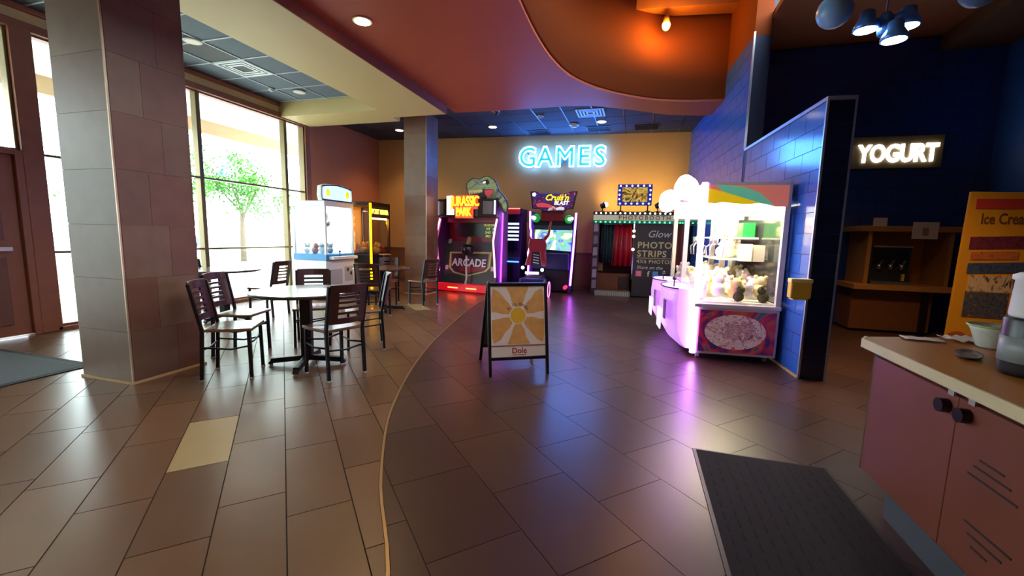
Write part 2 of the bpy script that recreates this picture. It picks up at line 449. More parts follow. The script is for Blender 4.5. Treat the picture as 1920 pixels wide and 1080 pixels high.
# low red ceiling with a curved edge
far = [(-3.6, 8.0), (-2.4, 8.06), (-1.4, 8.04), (-.9, 8.12), (-.27, 8.5), (.43, 8.98), (1.0, 9.15), (1.5, 9.2)]
near = [(1.5, 8.32), (1.2, 8.3), (.75, 8.24), (.3, 8.1), (-.1, 7.86), (-.5, 7.52), (-.85, 7.1), (-1.1, 6.6), (-1.24, 6.0), (-1.3, 5.3), (-1.3, 4.5), (-1.25, 3.0), (-1.2, .0), (-1.2, -3.2)]
def smooth_line(pts, k=5):
    out = []
    for i in range(len(pts)-1):
        p0, p1, p2, p3 = [Vector(pts[max(0, min(len(pts)-1, j))]) for j in (i-1, i, i+1, i+2)]
        for t in [j/k for j in range(k)]:
            out.append(tuple(.5*((2*p1)+(p2-p0)*t+(2*p0-5*p1+4*p2-p3)*t*t+(3*p1-p0-3*p2+p3)*t**3)))
    return out+[pts[-1]]
nearS = smooth_line(near, 4)
cr = struct(P('ceiling_red', B().prism([(-3.6, -3.2)]+far+nearS, 3.74, 3.80, 'xy'), red))
b = B().add([(x, y, 3.78) for x, y in nearS]+[(x, y, 5.3) for x, y in nearS], [(i, i+1, i+1+len(nearS), i+len(nearS)) for i in range(len(nearS)-1)], True)
fa = P('curved_fascia', b, orange, cr)
md = fa.modifiers.new('thick', 'SOLIDIFY'); md.thickness = .05; md.offset = 0
# dark grid ceiling over the games
cd_ = struct(P('ceiling_games', B().prism([(-7.02, 7.6), (-3.6, 7.6)]+[(x, y-.12) for x, y in far]+[(1.5, 11.4), (-7.02, 11.4)], 3.95, 4.0, 'xy'), M('plenum')))
dct = M('ceiling_tile_black', '#3a3a44', .85, var=.2, scale=30)
DT = B().box(.008, .592, .008, .592, 0, .012).mesh('ceiling_tile'); DT.materials.append(dct)
for i in range(14):
    for j in range(6):
        tx, ty = -7.0+.6*i, 7.65+.6*j
        if tx > -3.7 and ty < 7.9+max(0, (tx+.9)*.52): continue
        link('ceiling_tile', DT, None, cd_, (tx, ty, 3.888))
for i in range(1, 14): P('grid_bar', B().box(-7.0+.6*i-.01, -7.0+.6*i+.01, 7.7 if i < 6 else 8.0+max(0, (-6.1+.6*i)*.6), 11.2, 3.88, 3.9), M('tbar_black', '#3b3f4c', .4, .3), cd_)
# high ceilings
struct(P('ceiling_high', B().box(-1.4, 1.62, -3.2, 9.0, 5.3, 5.4), M('paint_umber', '#4a2a1a', .7, var=.1)))
struct(P('ceiling_yogurt', B().box(1.64, 5.0, -3.2, 8.3, 4.42, 4.5), M('paint_sienna', '#7a3e22', .6, var=.08)))
struct(P('trim_beam', B().prism([(-.4, 7.72), (1.42, 7.9), (1.42, 8.25), (.4, 8.1)], 5.12, 5.3, 'xy'), M('paint_amber', '#b5692c', .55)))
struct(P('trim_bulkhead', B().prism([(3.6, -3.2), (5.0, -3.2), (5.0, 8.1), (4.15, 8.1)], 4.2, 4.42, 'xy'), M('paint_umber')))

# ---- columns ---------------------------------------------------
ct = [M('stone_taupe', '#775a45', .45, var=.2, scale=7, bump=.05), M('stone_umber', '#6d4f3d', .45, var=.2, scale=7, bump=.05), M('stone_rose', '#714b39', .45, var=.2, scale=7, bump=.05)]
def column(label, x0, x1, y0, y1, h, seed, strip=None):
    rnd = random.Random(seed)
    t = thing('tiled_column', label, 'column', ((x0+x1)/2, (y0+y1)/2, 0))
    a, c = (x1-x0)/2, (y1-y0)/2
    P('core', B().box(-a+.006, a-.006, -c+.006, c-.006, 0, h), M('column_grout', '#55443a', .7), t)
    n = int(round(h/.44)); rh = h/n
    for r in range(n):
        z0, z1 = r*rh+.0012, (r+1)*rh-.0012
        for s in (-1, 1):
            y = s*c
            P('tile', B().box(-a+.001, a-.001, min(y, y-s*.014), max(y, y-s*.014), z0, z1), rnd.choice(ct), t)
        for s in (-1, 1):
            x = s*a; q = -.1 if r % 2 else .12
            for u0, u1 in ((-c+.015, q*c*2), (q*c*2, c-.015)):
                P('tile', B().box(min(x, x-s*.014), max(x, x-s*.014), u0+.0012, u1-.0012, z0, z1), rnd.choice(ct), t)
    P('corner_strip', B().box(a-.008, a+.004, -c-.004, -c+.008, 0, h), M('trim_tan', '#b79f82', .35, .5), t)
    P('base_strip', B().box(-a-.012, a+.012, -c-.012, c+.012, 0, .02), M('base_cream'), t)
    return t
column('large brown stone tiled column beside the entrance mat', -4.68, -4.05, 2.4, 3.02, 3.6, 3)
column('narrow taupe stone tiled column beside the dinosaur arcade cabinet', -4.92, -4.39, 8.28, 8.84, 3.88, 5)

# ---- outside ---------------------------------------------------
og = struct(P('ground_outside', B().box(-70, -7.2, -40, 70, -.2, -.03), M('asphalt', '#a6a49e', .8, var=.08, scale=2)))
P('sidewalk', B().box(-11.5, -7.2, -20, 40, -.03, -.005), M('concrete', '#cfcac0', .8, var=.06), og)
cn = thing('entrance_canopy', 'pale canopy soffit with beige fascia outside the windows', 'canopy', (-8.8, 5, 3.6))
P('soffit', B().box(-1.2, 1.6, -14, 22, .3, .36), M('canopy_white', '#dfe3da', .7, var=.03), cn)
P('fascia', B().box(-1.35, -1.2, -14, 22, .0, .42), M('canopy_beige', '#b99f80', .7, var=.05), cn)
for y in (-6, 14): P('post', B().box(-1.3, -1.1, y-.1, y+.1, -3.6, .0), M('canopy_beige'), cn)
def tree(loc, h, label, seed):
    rnd = random.Random(seed)
    t = thing('street_tree', label, 'tree', loc)
    b = B().tube([(0, 0, 0), (.03, 0, h*.3), (0, .05, h*.55)], [.12, .1, .06], 8)
    for k in range(5):
        a = k*1.3; b.tube([(0, 0, h*(.35+.04*k)), (math.cos(a)*.5, math.sin(a)*.5, h*.6), (math.cos(a)*.9, math.sin(a)*.9, h*.75)], [.05, .035, .015], 6)
    P('trunk', b, M('bark', '#6b5a48', .9), t)
    b = B(); cl = [(rnd.gauss(0, .75), rnd.gauss(0, .75), h*.72+rnd.gauss(0, .5)) for _ in range(16)]
    for k in range(3400):
        c = rnd.choice(cl); p = Vector((c[0]+rnd.gauss(0, .3), c[1]+rnd.gauss(0, .3), c[2]+rnd.gauss(0, .24)))
        a, e = [Vector((rnd.uniform(-1, 1), rnd.uniform(-1, 1), rnd.uniform(-1, 1))).normalized()*.075 for _ in '12']
        b.add([p-a, p+e*.6, p+a, p-e*.6], [(0, 1, 2, 3)])
    o = P('foliage', b, M('leaf_green', '#3f7a1c', .6, var=.3, scale=3), t); o['kind'] = 'stuff'
tree((-16, 13.9, 0), 4.5, 'leafy green street tree outside the tall window', 4)
tree((-16, 10.4, 0), 4.0, 'smaller street tree seen beside the stone column', 9)
car = thing('parked_car', 'parked car far across the lot beyond the window', 'car', (-27, 17.9, 0), R(90))
P('body', B().prism([(-2.1, .35), (-2.1, .85), (-1.3, .95), (1.3, .95), (2.1, .8), (2.1, .35)], -.85, .85, 'xz'), M('car_blue', '#5b7f9c', .3, .4), car, bev=.08)
P('cabin', B().prism([(-1.4, .95), (-.8, 1.45), (.6, 1.45), (1.2, .95)], -.75, .75, 'xz'), M('car_glass', '#30404a', .1), car, bev=.05)
for x in (-1.3, 1.3):
    for y in (-.87, .72): P('wheel', B().disc((x, y, .34), .34, .15, 'xz'), M('rubber', '#1c1c1e', .8), car)
#@@OBJECTS@@
# ================================================================ TABLES AND CHAIRS
blackm = M('black_metal', '#15151a', .38, .3, var=.1)
mahog = M('mahogany', '#40201c', .33, var=.2, scale=10, spec=.5)
seatm = M('seat_wood', '#7a5a44', .25, var=.18, scale=9, coat=.3)
topm = M('table_top_wood', '#5a4034', .2, var=.12, scale=8, coat=.3)
edgem = M('table_edge', '#2a1d1a', .4)
def make_chair():
    t = thing('cafe_chair', 'x', 'chair')
    P('seat', B().prism([(-.20, .20), (-.21, .05), (-.185, -.19), (.185, -.19), (.21, .05), (.20, .20)], .435, .462, 'xy'), seatm, t, bev=.01)
    for s in (-1, 1):
        P('leg', B().bar((s*.182, .172, 0), (s*.178, .165, .435), .026), blackm, t)
        P('leg', B().bar((s*.182, -.215, 0), (s*.182, -.19, .45), .026).bar((s*.182, -.19, .45), (s*.186, -.27, .86), .024, .026), blackm, t)
        P('foot_cap', B().box(s*.182-.016, s*.182+.016, .156, .188, 0, .012), M('foot_grey', '#b9b9b4', .5), t)
        P('foot_cap', B().box(s*.182-.016, s*.182+.016, -.231, -.199, 0, .012), M('foot_grey'), t)
        P('stretcher', B().tube([(s*.18, .165, .30), (s*.18, .02, .275), (s*.18, -.2, .30)], .009, 6), blackm, t)
    P('stretcher', B().tube([(-.18, .165, .33), (0, .15, .30), (.18, .165, .33)], .009, 6), blackm, t)
    P('stretcher', B().tube([(-.18, -.2, .28), (0, -.2, .26), (.18, -.2, .28)], .009, 6), blackm, t)
    def arc(x, z): return -.195-.195*(z-.45)-.045*(1-(x/.18)**2)
    def slat(z0, z1, x0=-.178, x1=.178, th=.016, n=6):
        b = B(); vs = []
        for k in range(n+1):
            x = x0+(x1-x0)*k/n
            vs += [(x, arc(x, z0)-th/2, z0), (x, arc(x, z0)+th/2, z0), (x, arc(x, z1)+th/2, z1), (x, arc(x, z1)-th/2, z1)]
        fs = [(0, 1, 2, 3), (4*n+3, 4*n+2, 4*n+1, 4*n)]
        for k in range(n):
            o = 4*k
            for a in range(4): fs.append((o+a, o+4+a, o+4+(a+1) % 4, o+(a+1) % 4))
        return b.add(vs, fs)
    P('top_rail', slat(.80, .875), mahog, t, bev=.005)
    P('lower_rail', slat(.515, .572), mahog, t, bev=.005)
    for s in (-1, 1): P('stile', slat(.572, .80, min(s*.178, s*.105), max(s*.178, s*.105), n=2), mahog, t)
    for z in (.615, .665, .715, .762): P('slat', slat(z-.012, z+.010, -.105, .105, n=4), mahog, t)
    return t
chair0 = make_chair(); index_kids(chair0)
def make_table():
    t = thing('pedestal_table', 'x', 'table')
    P('table_top', B().lathe([(.47, .722), (.485, .727), (.485, .748), (.475, .753)], n=40), topm, t)
    P('edge_band', B().lathe([(.487, .728), (.489, .732), (.489, .744), (.487, .747)], n=40), edgem, t)
    P('post', B().box(-.05, .05, -.05, .05, .07, .70), blackm, t, bev=.012)
    P('top_plate', B().box(-.2, .2, -.03, .03, .70, .722).box(-.03, .03, -.2, .2, .70, .7215), blackm, t)
    for k in range(4):
        a = k*math.pi/2; c, s = math.cos(a), math.sin(a)
        P('foot', B().bar((0, 0, .075), (.34*c, .34*s, .045), .055, .05).bar((.33*c, .33*s, .045), (.36*c, .36*s, .012), .05, .03), blackm, t, bev=.006)
        P('glide', B().lathe([(.016, 0), (.016, .014)], c=(.345*c, .345*s, 0), n=10), M('foot_grey'), t)
    return t
table0 = make_table(); index_kids(table0)
for i, (x, y, rz, lab) in enumerate([
        (-3.12, 3.37, 25, 'round dark table on a black cross base nearest the camera'),
        (-5.85, 4.72, 8, 'round table half hidden behind the large stone column'),
        (-4.13, 6.22, 40, 'round brown table in front of the prize machines')]):
    t = table0 if i == 0 else copy_tree(table0)
    t.location = (x, y, 0); t.rotation_euler = (0, 0, R(rz)); tag(t, lab, 'table', 'round pedestal tables')
def face(x, y, tx, ty): return math.atan2(ty-y, tx-x)-math.pi/2
for i, (x, y, a, lab) in enumerate([
        (-3.52, 2.92, R(-57), 'slat back chair nearest the stone column, lit seat towards the camera'),
        (-4.02, 3.44, R(-72), 'slat back chair behind the nearest one, left of the near table'),
        (-3.62, 4.02, R(-142), 'slat back chair on the window side of the near table, facing the camera'),
        (-2.70, 3.25, R(70), 'dark slat back chair at the right front of the near table, back to the camera'),
        (-3.0, 4.12, R(128), 'slat back chair seen edge on behind the right of the near table'),
        (-6.36, 4.84, R(-80), 'slat back chair showing beside the stone column, left of the window table'),
        (-5.50, 5.17, R(98), 'slat back chair silhouetted against the window, right of the window table'),
        (-3.95, 5.72, R(10), 'slat back chair with its back to the camera at the brown table'),
        (-4.45, 6.85, R(205), 'slat back chair behind the brown table by the orange prize machine'),
        (-3.86, 7.13, R(70), 'slat back chair standing alone in front of the narrow column')]):
    t = chair0 if i == 0 else copy_tree(chair0)
    t.location = (x, y, 0); t.rotation_euler = (0, 0, a); tag(t, lab, 'chair', 'cafe chairs with slatted backs')

# ================================================================ MATS
gm = thing('entrance_mat', 'grey carpet mat on the floor inside the entrance door', 'mat', (-5.85, 1.75, 0))
P('carpet', B().box(-.85, .85, -.85, .85, .0005, .010), M('mat_grey', '#565b60', .95, var=.25, scale=40, bump=.4), gm)
P('border', B().box(-.9, .9, -.9, -.85, .0005, .008).box(-.9, .9, .85, .9, .0005, .008).box(-.9, -.85, -.85, .85, .0005, .008).box(.85, .9, -.85, .85, .0005, .008), M('mat_edge', '#2c2e31', .8), gm)
rm = thing('rubber_mat', 'black slotted rubber floor mat beside the pink counter', 'mat', (.42, 2.78, 0), 0)
rub = M('rubber_black', '#0d0b0a', .85, var=.15, scale=20)
P('sheet', B().box(.02, .72, -2.2, -.02, .001, .010), rub, rm)
P('edge', B().prism([(0, 0), (.74, 0), (.72, -.02), (.02, -.02)], .001, .006, 'xy').prism([(0, 0), (.02, -.02), (.02, -2.2), (0, -2.2)], .001, .006, 'xy').prism([(.74, 0), (.74, -2.2), (.72, -2.2), (.72, -.02)], .001, .006, 'xy'), M('rubber_edge', '#2e2926', .45), rm)
b = B()
for i in range(12):
    for j in range(22):
        x = .06+i*.056; y = -.08-j*.095-(.047 if i % 2 else 0)
        b.box(x, x+.008, y-.05, y, .0095, .0112)
o = P('ribs', b, M('rubber_rib', '#050404', .9), rm); o['kind'] = 'stuff'

# ================================================================ A-FRAME SIGN
sg = thing('a_frame_sign', 'black A-frame sidewalk sign with an orange flower poster', 'sign', (-1.01, 3.77, 0), math.atan2(.32, .50)*.92)
# local: x to the right along the front, y away from the viewer
fr = M('sign_black', '#1b1218', .4, .2)
tilt = .13
def fy(z): return .16*z/.88
hw = .285
P('front_frame', B().bar((-hw, -.0, .0), (-hw, fy(.88), .88), .03).bar((hw, 0, 0), (hw, fy(.88), .88), .03)
  .bar((-hw, fy(.865), .865), (hw, fy(.865), .865), .035, .03).bar((-hw, fy(.165), .165), (hw, fy(.165), .165), .028, .03), fr, sg, bev=.004)
P('rear_frame', B().bar((-hw, .58, 0), (-hw, .19, .88), .03).bar((hw, .58, 0), (hw, .19, .88), .03).bar((-hw, .2, .865), (hw, .2, .865), .03).bar((-hw, .50, .17), (hw, .50, .17), .028), fr, sg, bev=.004)
ang = math.pi/2-math.atan2(.16, .88)
pv = link('poster', B().box(-hw+.015, hw-.015, 0, .006, .0, .69).mesh('poster'), M('poster_cream', '#f2dcd0', .45, var=.05), sg, (0, fy(.175)-.004, .175), (-math.atan2(.16, .88), 0, 0))
orp = M('print_orange', '#eaa45a', .5, var=.3, scale=14)
cz = .40
for k in range(6):
    a = math.pi/2+k*math.pi/3; poly = []
    for r_, da in ((.09, -.36), (.15, -.40), (.2, -.37), (.29, -.38), (.36, -.30), (.37, .0), (.36, .30), (.29, .40), (.22, .36), (.15, .42), (.09, .36)):
        x = r_*math.cos(a+da); z = cz+r_*math.sin(a+da)
        poly.append((max(-.262, min(.262, x)), max(.125, min(.68, z))))
    P('petal', B().prism(poly, -.0015, .001), orp, pv)
P('sun_disc', B().disc((0, -.002, cz), .075, .003), M('print_yellow', '#f0b424', .5, var=.05), pv)
P('divider', B().box(-hw+.015, hw-.015, -.004, .001, .105, .117), M('print_rule', '#9a6a5c', .5), pv)
for k, ch in enumerate('A la mode'):
    if ch == ' ': continue
    a = math.pi/2+(.5-(k/8))*1.9
    text('letter', ch, .05, M('print_plum', '#5a2a4a', .6), pv, (.115*math.cos(a), -.003, cz+.115*math.sin(a)), (math.pi/2, 0, 0), .0008).rotation_euler = (math.pi/2, -(a-math.pi/2), 0)
text('logo', 'Dole', .075, M('print_red', '#b3242a', .6), pv, (.005, -.002, .06), off=.0015, ext=.001)
P('logo_rule', B().box(-.06, .07, -.003, .0, .018, .024), M('print_red'), pv)
link('rear_panel', B().box(-hw+.015, hw-.015, 0, .006, .0, .69).mesh('rear_panel'), M('poster_grey', '#57524f', .6), sg, (0, .515, .175), (math.atan2(.39, .88), 0, 0))
for s in (-1, 1): P('hinge', B().bar((s*hw, .16, .885), (s*hw, .19, .885), .02), M('steel'), sg)

# ================================================================ CRANE MACHINES BY THE WINDOW
wc = thing('crane_machine', 'white crane game with a lit blue topper beside the window', 'crane machine', (-6.08, 7.12, 0))
wh = M('machine_white', '#e6ebee', .35, var=.03); stripe = M('machine_blue', '#2f8fcf', .4, var=.2, scale=5)
P('base', B().box(-.37, .40, -.42, .42, .04, .78), wh, wc, bev=.015)
P('stripe', B().box(-.373, .403, -.423, .423, .78, .90), stripe, wc, bev=.004)
P('control_shelf', B().box(.40, .53, -.36, .36, .80, .86), wh, wc, bev=.012)
P('joystick', B().tube([(.47, -.12, .86), (.47, -.12, .94)], .008, 6).ball((.47, -.12, .955), .022, 8), M('joy_black', '#17171a', .3), wc)
P('prize_door', B().box(.40, .408, -.3, .02, .30, .60), M('door_grey', '#b9bcc4', .4), wc)
P('coin_door', B().box(.40, .408, .1, .34, .34, .64), M('door_grey'), wc)
for y0, z0 in ((.16, .54), (.26, .46)): P('coin_slot', B().box(.408, .412, y0, y0+.06, z0, z0+.07), M('slot_dark', '#2b2422', .5), wc)
for x in (-.35, .38):
    for y in (-.40, .40): P('corner_post', B().box(x-.02, x+.02, y-.02, y+.02, .90, 1.82), wh, wc)
P('far_panel', B().box(-.33, .36, .39, .40, .90, 1.82), E('crane_glow'), wc)  # panel made to glow so the case looks white inside; no lamp here
P('cabinet_top', B().box(-.37, .40, -.42, .42, 1.82, 1.92), wh, wc, bev=.01)
cg1 = glass('case_glass', '#f6fafa')
P('side_glass', B().box(-.33, .36, -.405, -.400, .90, 1.82), cg1, wc)
P('front_glass', B().box(.385, .39, -.38, .38, .90, 1.82), cg1, wc)
P('back_panel', B().box(-.37, -.36, -.38, .38, .90, 1.82), E('crane_glow', '#f4fbff', 2.2), wc)  # glows as well, standing in for light filling the case
P('light_tube', B().box(-.2, .2, -.3, .3, 1.90, 1.82), E('crane_lamp', '#ffffff', 8), wc)
P('claw', B().tube([(.05, .05, 1.82), (.05, .05, 1.55)], .012, 6).lathe([(.06, 1.45), (.06, 1.55)], c=(.05, .05, 0), n=10).bar((.05, .05, 1.45), (.11, .05, 1.36), .014).bar((.05, .05, 1.45), (-.01, .05, 1.36), .014), M('steel'), wc)
tp = P('topper', B().prism([(-.43, 1.920), (-.46, 2.020), (-.44, 2.200), (-.3, 2.240), (0, 2.260), (.3, 2.240), (.44, 2.200), (.46, 2.020), (.43, 1.920)], .26, .36, 'yz'), wh, wc, bev=.01)
P('lit_panel', B().prism([(-.40, 1.950), (-.42, 2.030), (-.41, 2.170), (-.28, 2.205), (0, 2.225), (.28, 2.205), (.41, 2.170), (.42, 2.030), (.40, 1.950)], .36, .366, 'yz'), E('topper_glow', '#bfe6ff', 1.1), tp)
P('film_border', B().prism([(-.43, 1.930), (.43, 1.930), (.43, 1.955), (-.43, 1.955)], .361, .369, 'yz').prism([(-.42, 2.185), (0, 2.235), (.42, 2.185), (.42, 2.205), (0, 2.255), (-.42, 2.205)], .361, .369, 'yz'), M('film_navy', '#18305a', .5), tp)
for y in (-.28, .28): P('yellow_figure', B().disc((.367, y, 2.080), .055, .004, 'yz', 12, 1.3), E('topper_yellow', '#e8e020', .9), tp)
ORD = ['first', 'second', 'third', 'fourth', 'fifth', 'sixth', 'seventh', 'eighth', 'ninth', 'tenth']
def plush_heap(spots, labels, group, cols):
    for k, (x, y, z, s) in enumerate(spots):
        t = thing('plush_toy', labels[k], 'plush toy', (x, y, z), random.uniform(0, 6.28), group)
        c = cols[k % len(cols)]; m = M('plush_'+c.strip('#'), c, .9, var=.12, scale=20)
        P('body', B().ball((0, 0, .06*s), .06*s, 8, (1, .9, 1)), m, t)
        P('head', B().ball((.02*s, 0, .135*s), .048*s, 8), m, t)
        for q in (-1, 1): P('ear', B().ball((.01*s, q*.038*s, .175*s), .018*s, 6), m, t)
plush_heap([(-6.3+.19*(k % 3), 6.9+.2*(k // 3), .90, 1.1) for k in range(7)],
           ['plush toy in white crane game, %s row from side glass, %s from window' % (ORD[k // 3], ORD[k % 3]) for k in range(7)], 'plush toys in the white crane game', ['#d8dde0', '#c98f8a', '#9fb4c4'])

pm = thing('prize_machine', 'dark prize machine with an amber light column and yellow lit name', 'prize machine', (-5.72, 8.02, 0))
dk = M('machine_dark', '#3a1a16', .4, var=.12); amb = E('amber_led', '#ffb000', 6)
P('base', B().box(-.36, .36, -.36, .36, .03, .88), M('machine_navy', '#1b1a26', .45), pm, bev=.01)
for x in (-.34, .34):
    for y in (-.34, .34): P('corner_post', B().box(x-.025, x+.025, y-.025, y+.025, .88, 1.95), dk, pm)
P('top', B().box(-.37, .37, -.37, .37, 1.90, 1.98), dk, pm, bev=.008)
P('light_column', B().tube([(.375, -.375, .35), (.375, -.375, 1.95)], .022, 8), amb, pm)
P('name_panel', B().box(.345, .36, -.33, .33, 1.66, 1.90), M('panel_bronze', '#5a4420', .4), pm)
text('name', 'PORT MANIA', .14, E('name_glow', '#ffd84a', 4), pm, (.362, 0, 1.78), (math.pi/2, 0, math.pi/2), .004, .003, sx=.72)
P('lamp_bar', B().box(.30, .33, -.3, .3, 1.62, 1.655), E('amber_bar', '#ffd98a', 7), pm)
P('front_glass', B().box(.348, .352, -.32, .32, .88, 1.66), cg1, pm)
P('side_glass', B().box(-.32, .32, -.352, -.348, .88, 1.90), cg1, pm)
P('side_graphic', B().box(-.30, -.02, -.358, -.353, .95, 1.72), swirl('graphic_warm', ['#e8c8a0', '#e0902c', '#c8483a', '#e8d060', '#5a8040'], 4, .25), pm)
P('back_panel', B().box(-.36, -.35, -.32, .32, .88, 1.90), M('panel_gold', '#c89a30', .5), pm)
P('side_glass', B().box(-.32, .32, .348, .352, .88, 1.90), cg1, pm)
P('shelf', B().disc((.42, .05, .86), .14, .02, 'xy'), M('shelf_tan', '#b89a70', .4), pm)
P('joystick', B().tube([(.40, .05, .62), (.40, .05, .86)], .012, 6), M('steel'), pm)
P('foot', B().box(-.3, -.24, -.3, -.24, 0, .03).box(.24, .3, -.3, -.24, 0, .03).box(-.3, -.24, .24, .3, 0, .03).box(.24, .3, .24, .3, 0, .03), blackm, pm)
light('amber_lamp', 'POINT', 16, lin3('#ffb020'), pm, (.15, 0, 1.58), shadow_soft_size=.1)
plush_heap([(-5.95+.155*(k % 4)+.05*((k//4) % 2), 7.8+.145*((k//4) % 4), .88, .95+.1*((k*7) % 5)) for k in range(16)],
           ['prize toy in dark prize machine, %s row from side glass, %s from back' % (ORD[k // 4], ORD[k % 4]) for k in range(16)], 'prize toys in the dark prize machine', ['#8a2c22', '#a8562c', '#c89850', '#6a2420', '#b07a48'])
# ================================================================ DINOSAUR SHOOTER CABINET
jc = thing('shooter_cabinet', 'wide arcade shooter cabinet with a dinosaur head topper and pink light edges', 'arcade cabinet', (-4.50, 9.02, 0), math.atan2(-.20, 1.47))
def J(cx, cy): return ((cx-85)/307, (1015+.083*(cx-85)-cy)/365)
def Jp(pts): return [J(*p) for p in pts]
jb = M('cabinet_black', '#1d1a20', .4, var=.1); jr = M('cabinet_red', '#8a1a24', .4, var=.15); jg = M('panel_graphite', '#3d3b3f', .5, var=.12)
WJ = 1.50
def side(x0, x1, nm):
    return P(nm, B().prism([(.02, 0), (.10, .45), (-.02, 1.2), (.16, 1.72), (.05, 1.75), (.08, 2.16), (.5, 2.16), (.68, 2.1), (.68, 0)], x0, x1, 'yz'), M('cabinet_plum', '#4a1a4e', .35, var=.2, scale=4), jc, bev=.008)
side(-.02, .03, 'side_panel'); side(WJ-.03, WJ+.02, 'side_panel')
P('back_box', B().box(.03, WJ-.03, .52, .68, 0, 1.95), jb, jc)
bs = P('base_step', B().box(.0, WJ, -.05, .5, .035, .20), M('step_red', '#b81826', .35, var=.1, emit='#c01020', es=.8), jc, bev=.01)
for x in (.33, .82): P('step_light', B().box(x, x+.27, -.056, -.048, .10, .13), E('step_glow', '#ff4a28', 12), bs)
for x in (.12, WJ-.12): P('caster', B().disc((x-.02, .08, .035), .035, .04, 'yz', 12), M('steel'), jc)
fp = P('front_panel', B().prism([(.12, .20), (.34, 1.18), (.52, 1.18), (.52, .20)], .03, WJ-.03, 'yz'), jg, jc)
sl = (1.18-.20); 
def fpy(z): return .12+.22*(z-.20)/.98
def decal(name, poly, mat, lift, par, th=.004):
    b = B(); n = len(poly)
    vs = [(x, fpy(z)-lift-th, z) for x, z in poly]+[(x, fpy(z)-lift+.02, z) for x, z in poly]
    b.add(vs, [tuple(range(n)), tuple(range(2*n-1, n-1, -1))]+[(i, i+n, (i+1) % n+n, (i+1) % n) for i in range(n)])
    return P(name, b, mat, par)
def scale_poly(pl, s):
    cx = sum(p[0] for p in pl)/len(pl); cz_ = sum(p[1] for p in pl)/len(pl)
    return [(cx+(x-cx)*s, cz_+(z-cz_)*s) for x, z in pl]
shp = Jp([(140, 682), (485, 700), (485, 830), (455, 862), (310, 897), (190, 862), (150, 820)])
sh = decal('shield', shp, M('shield_yellow', '#c2b84a', .5, emit='#c2b84a', es=.12), .002, fp)
decal('shield_rim', scale_poly(shp, .93), M('shield_silver', '#8f8a86', .4), .006, fp)
decal('shield_field', scale_poly(shp, .87), M('shield_field', '#3a2228', .5), .010, fp)
decal('shield_band', scale_poly(Jp([(240, 800), (460, 815), (450, 850), (310, 872), (220, 845)]), .9), M('shield_red', '#8a1f2c', .5), .013, fp)
aslope = math.atan2(.22, .98)
text('name', 'ARCADE', .25, M('letter_pale', '#d8d2dc', .5, emit='#d8d2dc', es=.12), jc, ((313-85)/307, fpy(.66)-.022, .685), (math.pi/2-aslope, 0, 0), .004, .004, sx=.93)
decal('jungle_print', Jp([(95, 850), (250, 890), (300, 960), (95, 960)]), M('print_jungle', '#1e3a34', .5, var=.3), .004, fp)
for cx, cy in ((130, 588), (505, 600), (130, 815), (505, 840)):
    x, z = J(cx, cy); decal('bracket', [(x-.04, z-.05), (x+.04, z-.05), (x+.04, z+.05), (x-.04, z+.05)], M('bracket_white', '#c6c3c6', .45), .006, fp)
# screen hood
P('hood', B().box(.03, WJ-.03, .30, .67, 1.62, 1.78), jr, jc, bev=.01)
scr = Jp([(165, 455), (205, 432), (270, 432), (300, 422), (390, 424), (430, 436), (505, 448), (515, 500), (490, 555), (400, 572), (350, 572), (300, 556), (240, 566), (180, 545)])
P('screen_bezel', B().prism([(.06, 1.16), (WJ-.06, 1.16), (WJ-.06, 1.66), (.06, 1.66)], .44, .50), jr, jc, bev=.01)
sc_ = P('screen', B().prism(scr, .425, .438), M('screen_black', '#0a0b0e', .35, var=0), jc)
for k, (t1, hc) in enumerate((('HI-SCORE', '#c8c840'), ('1ST', '#b8d838'), ('2ND', '#b8d838'), ('3RD', '#b8d838'))):
    text('score_line', t1, .075, E('score_'+hc.strip('#'), hc, .8), sc_, (J(430 if k else 445, 0)[0], .423, 1.60-.085*k-.03), ext=.001)
for k, t1 in enumerate(('A.J', 'S.T')): text('score_line', t1, .07, E('score_white', '#dfe8e8', .8), sc_, (J(478, 0)[0], .423, 1.485-.085*k), ext=.001)
# gun rest and its hose
P('gun_rest', B().lathe([(.09, -.13), (.14, -.06), (.15, .05), (.11, .10), (.07, .12)], c=(.76, .10, 1.0), n=16), M('gun_black', '#131318', .3), jc)
P('gun_grip', B().bar((.76, .12, 1.1), (.76, .22, 1.28), .06, .09), M('gun_khaki', '#8f8648', .45), jc, bev=.01)
P('hose', B().tube([(.755, .07, .88), (.76, .06, .7), (.765, .05, .5), (.79, .02, .35), (.77, .0, .20)], .022, 8), M('hose_white', '#d6d6cc', .5), jc)
# marquee
mq = P('marquee', B().prism([(.0, .02), (.35, -.14), (.75, -.18), (1.15, -.14), (WJ, .02), (WJ, .4), (.0, .4)], 1.74, 2.14, 'xy'), jb, jc, bev=.012)
for x0, x1, ya, yb in ((.05, .24, .0, -.09), (WJ-.24, WJ-.05, -.09, .0)):
    P('side_plate', B().prism([(x0, ya-.012), (x1, yb-.012), (x1, yb+.05), (x0, ya+.05)], 1.80, 2.08, 'xy'), M('steel_brushed', '#8d8a92', .35, .8, var=.1), mq)
P('painted_glare', B().prism([(.36, -.148), (.56, -.168), (.56, -.10), (.36, -.08)], 1.78, 2.2, 'xy'), E('glare_white', '#fff4ec', 3.0), mq)  # glowing white slab stands in for glare over the marquee name
text('name', 'JURASSIC', .30, E('name_amber', '#ff8a10', 3.0), mq, (.87, -.215, 2.06), ext=.02, off=.006, sx=.62, space=.92)
text('name', 'PARK', .27, E('name_amber'), mq, (.84, -.22, 1.83), ext=.02, off=.006, sx=.62, space=.92)
